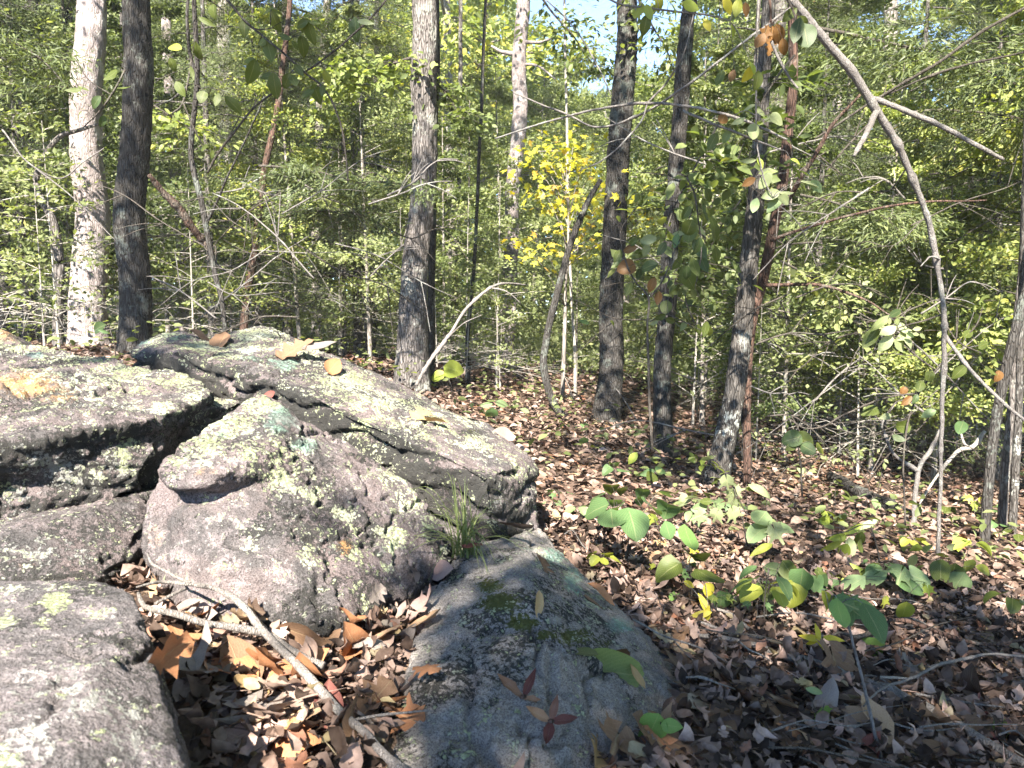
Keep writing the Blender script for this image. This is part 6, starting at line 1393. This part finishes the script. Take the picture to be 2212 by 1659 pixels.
# small seedlings
def small_seedlings():
    protos = []
    for v in range(5):
        g_ = np.random.default_rng(600 + v)
        h = g_.uniform(.10, .2)
        root = bpy.data.objects.new('seedling', None)
        mb = MB(); st = np.array([[0, 0, -.01], [.005, .0, h * .5], [.0, .008, h]]); mb.add(*tube(catmull(st, 8), [.0018] * 8, 5))
        kind = ('maple', 'oval', 'round', 'maple', 'heart')[v]
        leaves = []
        for k in range(int(g_.integers(3, 6))):
            az = k * 2.2 + g_.normal() * .3; hd = np.array([math.cos(az), math.sin(az), -.15 - .3 * g_.random()])
            b0 = np.array([0, .008, h * g_.uniform(.75, 1)]); b = b0 + hd * [.03, .03, 0] + [0, 0, .012]
            mb.add(*tube(np.stack([b0, (b + b0) / 2 + [0, 0, .006], b]), [.001] * 3, 4, False))
            leaves.append((GREEN[kind][k % 3], b, hd, np.array([0, -.25, 1]) + g_.normal(size=3) * .2, g_.uniform(.045, .085)))
        protos.append((mb.mesh('stem', [M['twig_dark']]), leaves, kind))
    g_ = np.random.default_rng(611)
    spots = 0
    while spots < 46:
        px, py = g_.uniform(1180, 2200), 930 + 460 * g_.random() ** 1.2
        p, nr, on = hit_pixel(px, py)
        if on or p[1] > 8: continue
        v = int(g_.integers(5)); st, leaves, kind = protos[v]
        col = g_.choice(['green', 'lime', 'glaucous', 'olive', 'yellowgreen', 'pale'], p=[.3, .16, .18, .14, .12, .1])
        where = 'near the grey slab' if px < 1500 else 'below the lichen crusted trunk' if px < 1800 else 'around the foot of the arching dead limb'
        e_ = empty('seedling', p, f'small {"lobed" if kind == "maple" else kind} leafed {col.replace("glaucous", "grey green").replace("yellowgreen", "yellowish green").replace("olive", "dull green").replace("lime", "lime green")} seedling {where}', 'plant', 'small seedlings in the litter')
        a = g_.random() * 6.28; c, s_ = math.cos(a), math.sin(a); R = np.array([[c, -s_, 0], [s_, c, 0], [0, 0, 1]]); sc = g_.uniform(.7, 1.25)
        so_ = link('stem', st, e_); so_.scale = (sc,) * 3; so_.rotation_euler = (0, 0, a)
        for me, b, hd, nn, sz in leaves:
            cc = np.clip(np.array(GC[col]) * g_.uniform(.8, 1.2), 0, 1)
            h2 = unit(R @ hd); n2 = R @ nn; n2 = unit(n2 - h2 * (n2 @ h2))
            place_leaf('leaf', me, R @ b * sc, h2, n2, sz * sc, cc, e_)
        spots += 1
small_seedlings()

# yellow maple in the clearing
def yellow_maple():
    g_ = np.random.default_rng(17)
    base = onground(*(P(1215, 800, 8.4)[:2]), -.02)
    o = empty('maple_tree', base, 'small maple glowing with bright yellow leaves left of the straight black trunk', 'tree')
    tips = [(1165, 330), (1200, 320), (1240, 310), (1265, 345), (1190, 380), (1150, 360), (1225, 420), (1275, 380), (1200, 440), (1170, 410), (1250, 460), (1180, 545), (1140, 540), (1230, 540), (1345, 430), (1375, 465), (1240, 500), (1300, 450), (1385, 490), (1215, 350), (1260, 420)]
    mb = MB(); st = P(1222, 620, 8.4)
    tr = catmull([base, P(1220, 700, 8.4), st, P(1228, 480, 8.4), P(1222, 330, 8.4)], 30)
    tm = MB(); tm.add(*tube(tr, np.linspace(.028, .006, 30), 7)); link('trunk', tm.mesh('trunk', [M['bark_far']], base), o)
    pos, head = [], []
    for tx, ty in tips:
        c = P(tx, ty, 8.4 + g_.normal() * .35)
        q = tr[np.argmin(np.linalg.norm(tr - (c + [0, 0, -.6]), axis=1))]
        k = np.linspace(0, 1, 6)[:, None]
        m2 = MB(); m2.add(*tube(q * (1 - k) + c * k + np.array([0, 0, .08]) * np.sin(k * 3.14), np.linspace(.008, .002, 6), 4))
        link('branch', m2.mesh('branch', [M['bark_far']], base), o)
        n = 26
        pos.append(c + g_.normal(size=(n, 3)) * [.17, .17, .08])
    pos = np.concatenate(pos)
    MV, MF, _u = leaf_shape('maple', 3, curl=-.4, cup=.2, crumple=.02)
    MV = MV[[0] + list(range(81, 121))]; MF = np.stack([np.zeros(39, int), 1 + np.arange(39), 2 + np.arange(39)], 1)
    V, F = leaf_batch(MV, MF, pos, g_.normal(size=pos.shape) * [1, 1, .35] + [0, 0, -.35], g_.normal(size=pos.shape) * .45 + [-.1, -.35, .9], g_.uniform(.08, .13, len(pos)))
    link('crown', mk_mesh('crown', V - base, [F], [M['leaf_yellow']], smooth=False), o)
yellow_maple()

# ------------------------------------------------------------------ added tree out of view, leaf clusters set sunward of spots to shade
def added_shade_tree():
    g_ = np.random.default_rng(404)
    base = onground(3.4, -4.6, -.1)
    o = empty('unseen_shade_tree', base, 'added unseen tree behind the camera, leaf clusters set to shade chosen spots', 'tree')
    tr = catmull([base, base + [.1, .1, 3], base + [.0, .3, 6], base + [.3, .2, 10]], 40)
    mb = MB(); mb.add(*tube(tr, np.linspace(.24, .08, 40), 16)); link('trunk', mb.mesh('trunk', [M['bark_grey']], base), o)
    pos = []
    def shade(x0, x1, y0, y1, n, per, rad, Y=None, t0=6.0, t1=8.5):
        cs = []
        for k in range(n):
            px, py = g_.uniform(x0, x1), g_.uniform(y0, y1)
            p = P(px, py, Y) if Y else PG(px, py)
            c = p + SUN * g_.uniform(t0, t1)
            pos.append(c + g_.normal(size=(per, 3)) * rad); cs.append(c)
        c = np.mean(cs, 0)
        q = tr[np.argmin(np.abs(tr[:, 2] - (c[2] - 1.5)))]
        if Y is None:
            k = np.linspace(0, 1, 14)[:, None]
            l = q * (1 - k) + c * k + np.array([0, 0, .5]) * np.sin(k * math.pi)
            m2 = MB(); m2.add(*tube(wob(l, .3, .7, n), np.linspace(.035, .008, 14), 7)); link('limb', m2.mesh('limb', [M['bark_grey']], base), o)
    for a in SHADE: shade(*a)
    pos = np.concatenate(pos)
    V, F = leaf_batch(T4V, T4F, pos, g_.normal(size=pos.shape), g_.normal(size=pos.shape) * .5 + [0, 0, 1], g_.uniform(.07, .14, len(pos)))
    link('crown', mk_mesh('crown', V - base, [F], [M['leaf_mid']], smooth=False), o)
SHADE = [(1070, 1470, 1410, 1690, 12, 36, .11), (480, 740, 0, 330, 9, 50, .15, 2.9), (1320, 1560, 400, 700, 9, 50, .15, 4.0), (1480, 2212, 1470, 1720, 25, 42, .16), (1000, 1300, 1270, 1400, 8, 40, .12), (1200, 1560, 930, 1060, 12, 60, .25),
         (1560, 1900, 1080, 1260, 10, 50, .2), (1850, 2212, 1250, 1460, 12, 45, .18), (280, 520, 720, 800, 4, 40, .15, 3.0),
         (262, 330, 0, 770, 16, 70, .2, 6.4), (1285, 1350, 60, 900, 15, 70, .2, 7.6), (1428, 1490, 0, 1000, 15, 60, .18, 6.3), (870, 925, 330, 800, 8, 60, .2, 6.8), (1600, 1660, 0, 640, 9, 50, .16, 5.2)]
added_shade_tree()

# ------------------------------------------------------------------ thin sunlit air between the far trees
def haze():
    m = bpy.data.materials.new('haze'); m.use_nodes = True
    t = m.node_tree; t.nodes.clear()
    out = t.nodes.new('ShaderNodeOutputMaterial'); v = t.nodes.new('ShaderNodeVolumePrincipled')
    v.inputs['Color'].default_value = (.93, .95, .92, 1); v.inputs['Density'].default_value = HAZE
    t.links.new(v.outputs[0], out.inputs['Volume'])
    x0, x1, y0, y1, z0, z1 = -75, 75, -30, 80, -16, 34
    V = [(x, y, z) for x in (x0, x1) for y in (y0, y1) for z in (z0, z1)]
    F = [(0, 1, 3, 2), (4, 6, 7, 5), (0, 4, 5, 1), (2, 3, 7, 6), (0, 2, 6, 4), (1, 5, 7, 3)]
    link('haze', mk_mesh('haze', V, [F], [m], smooth=False), kind='stuff', label='thin sunlit haze hanging between the far trees')
HAZE = 0.0011
haze()
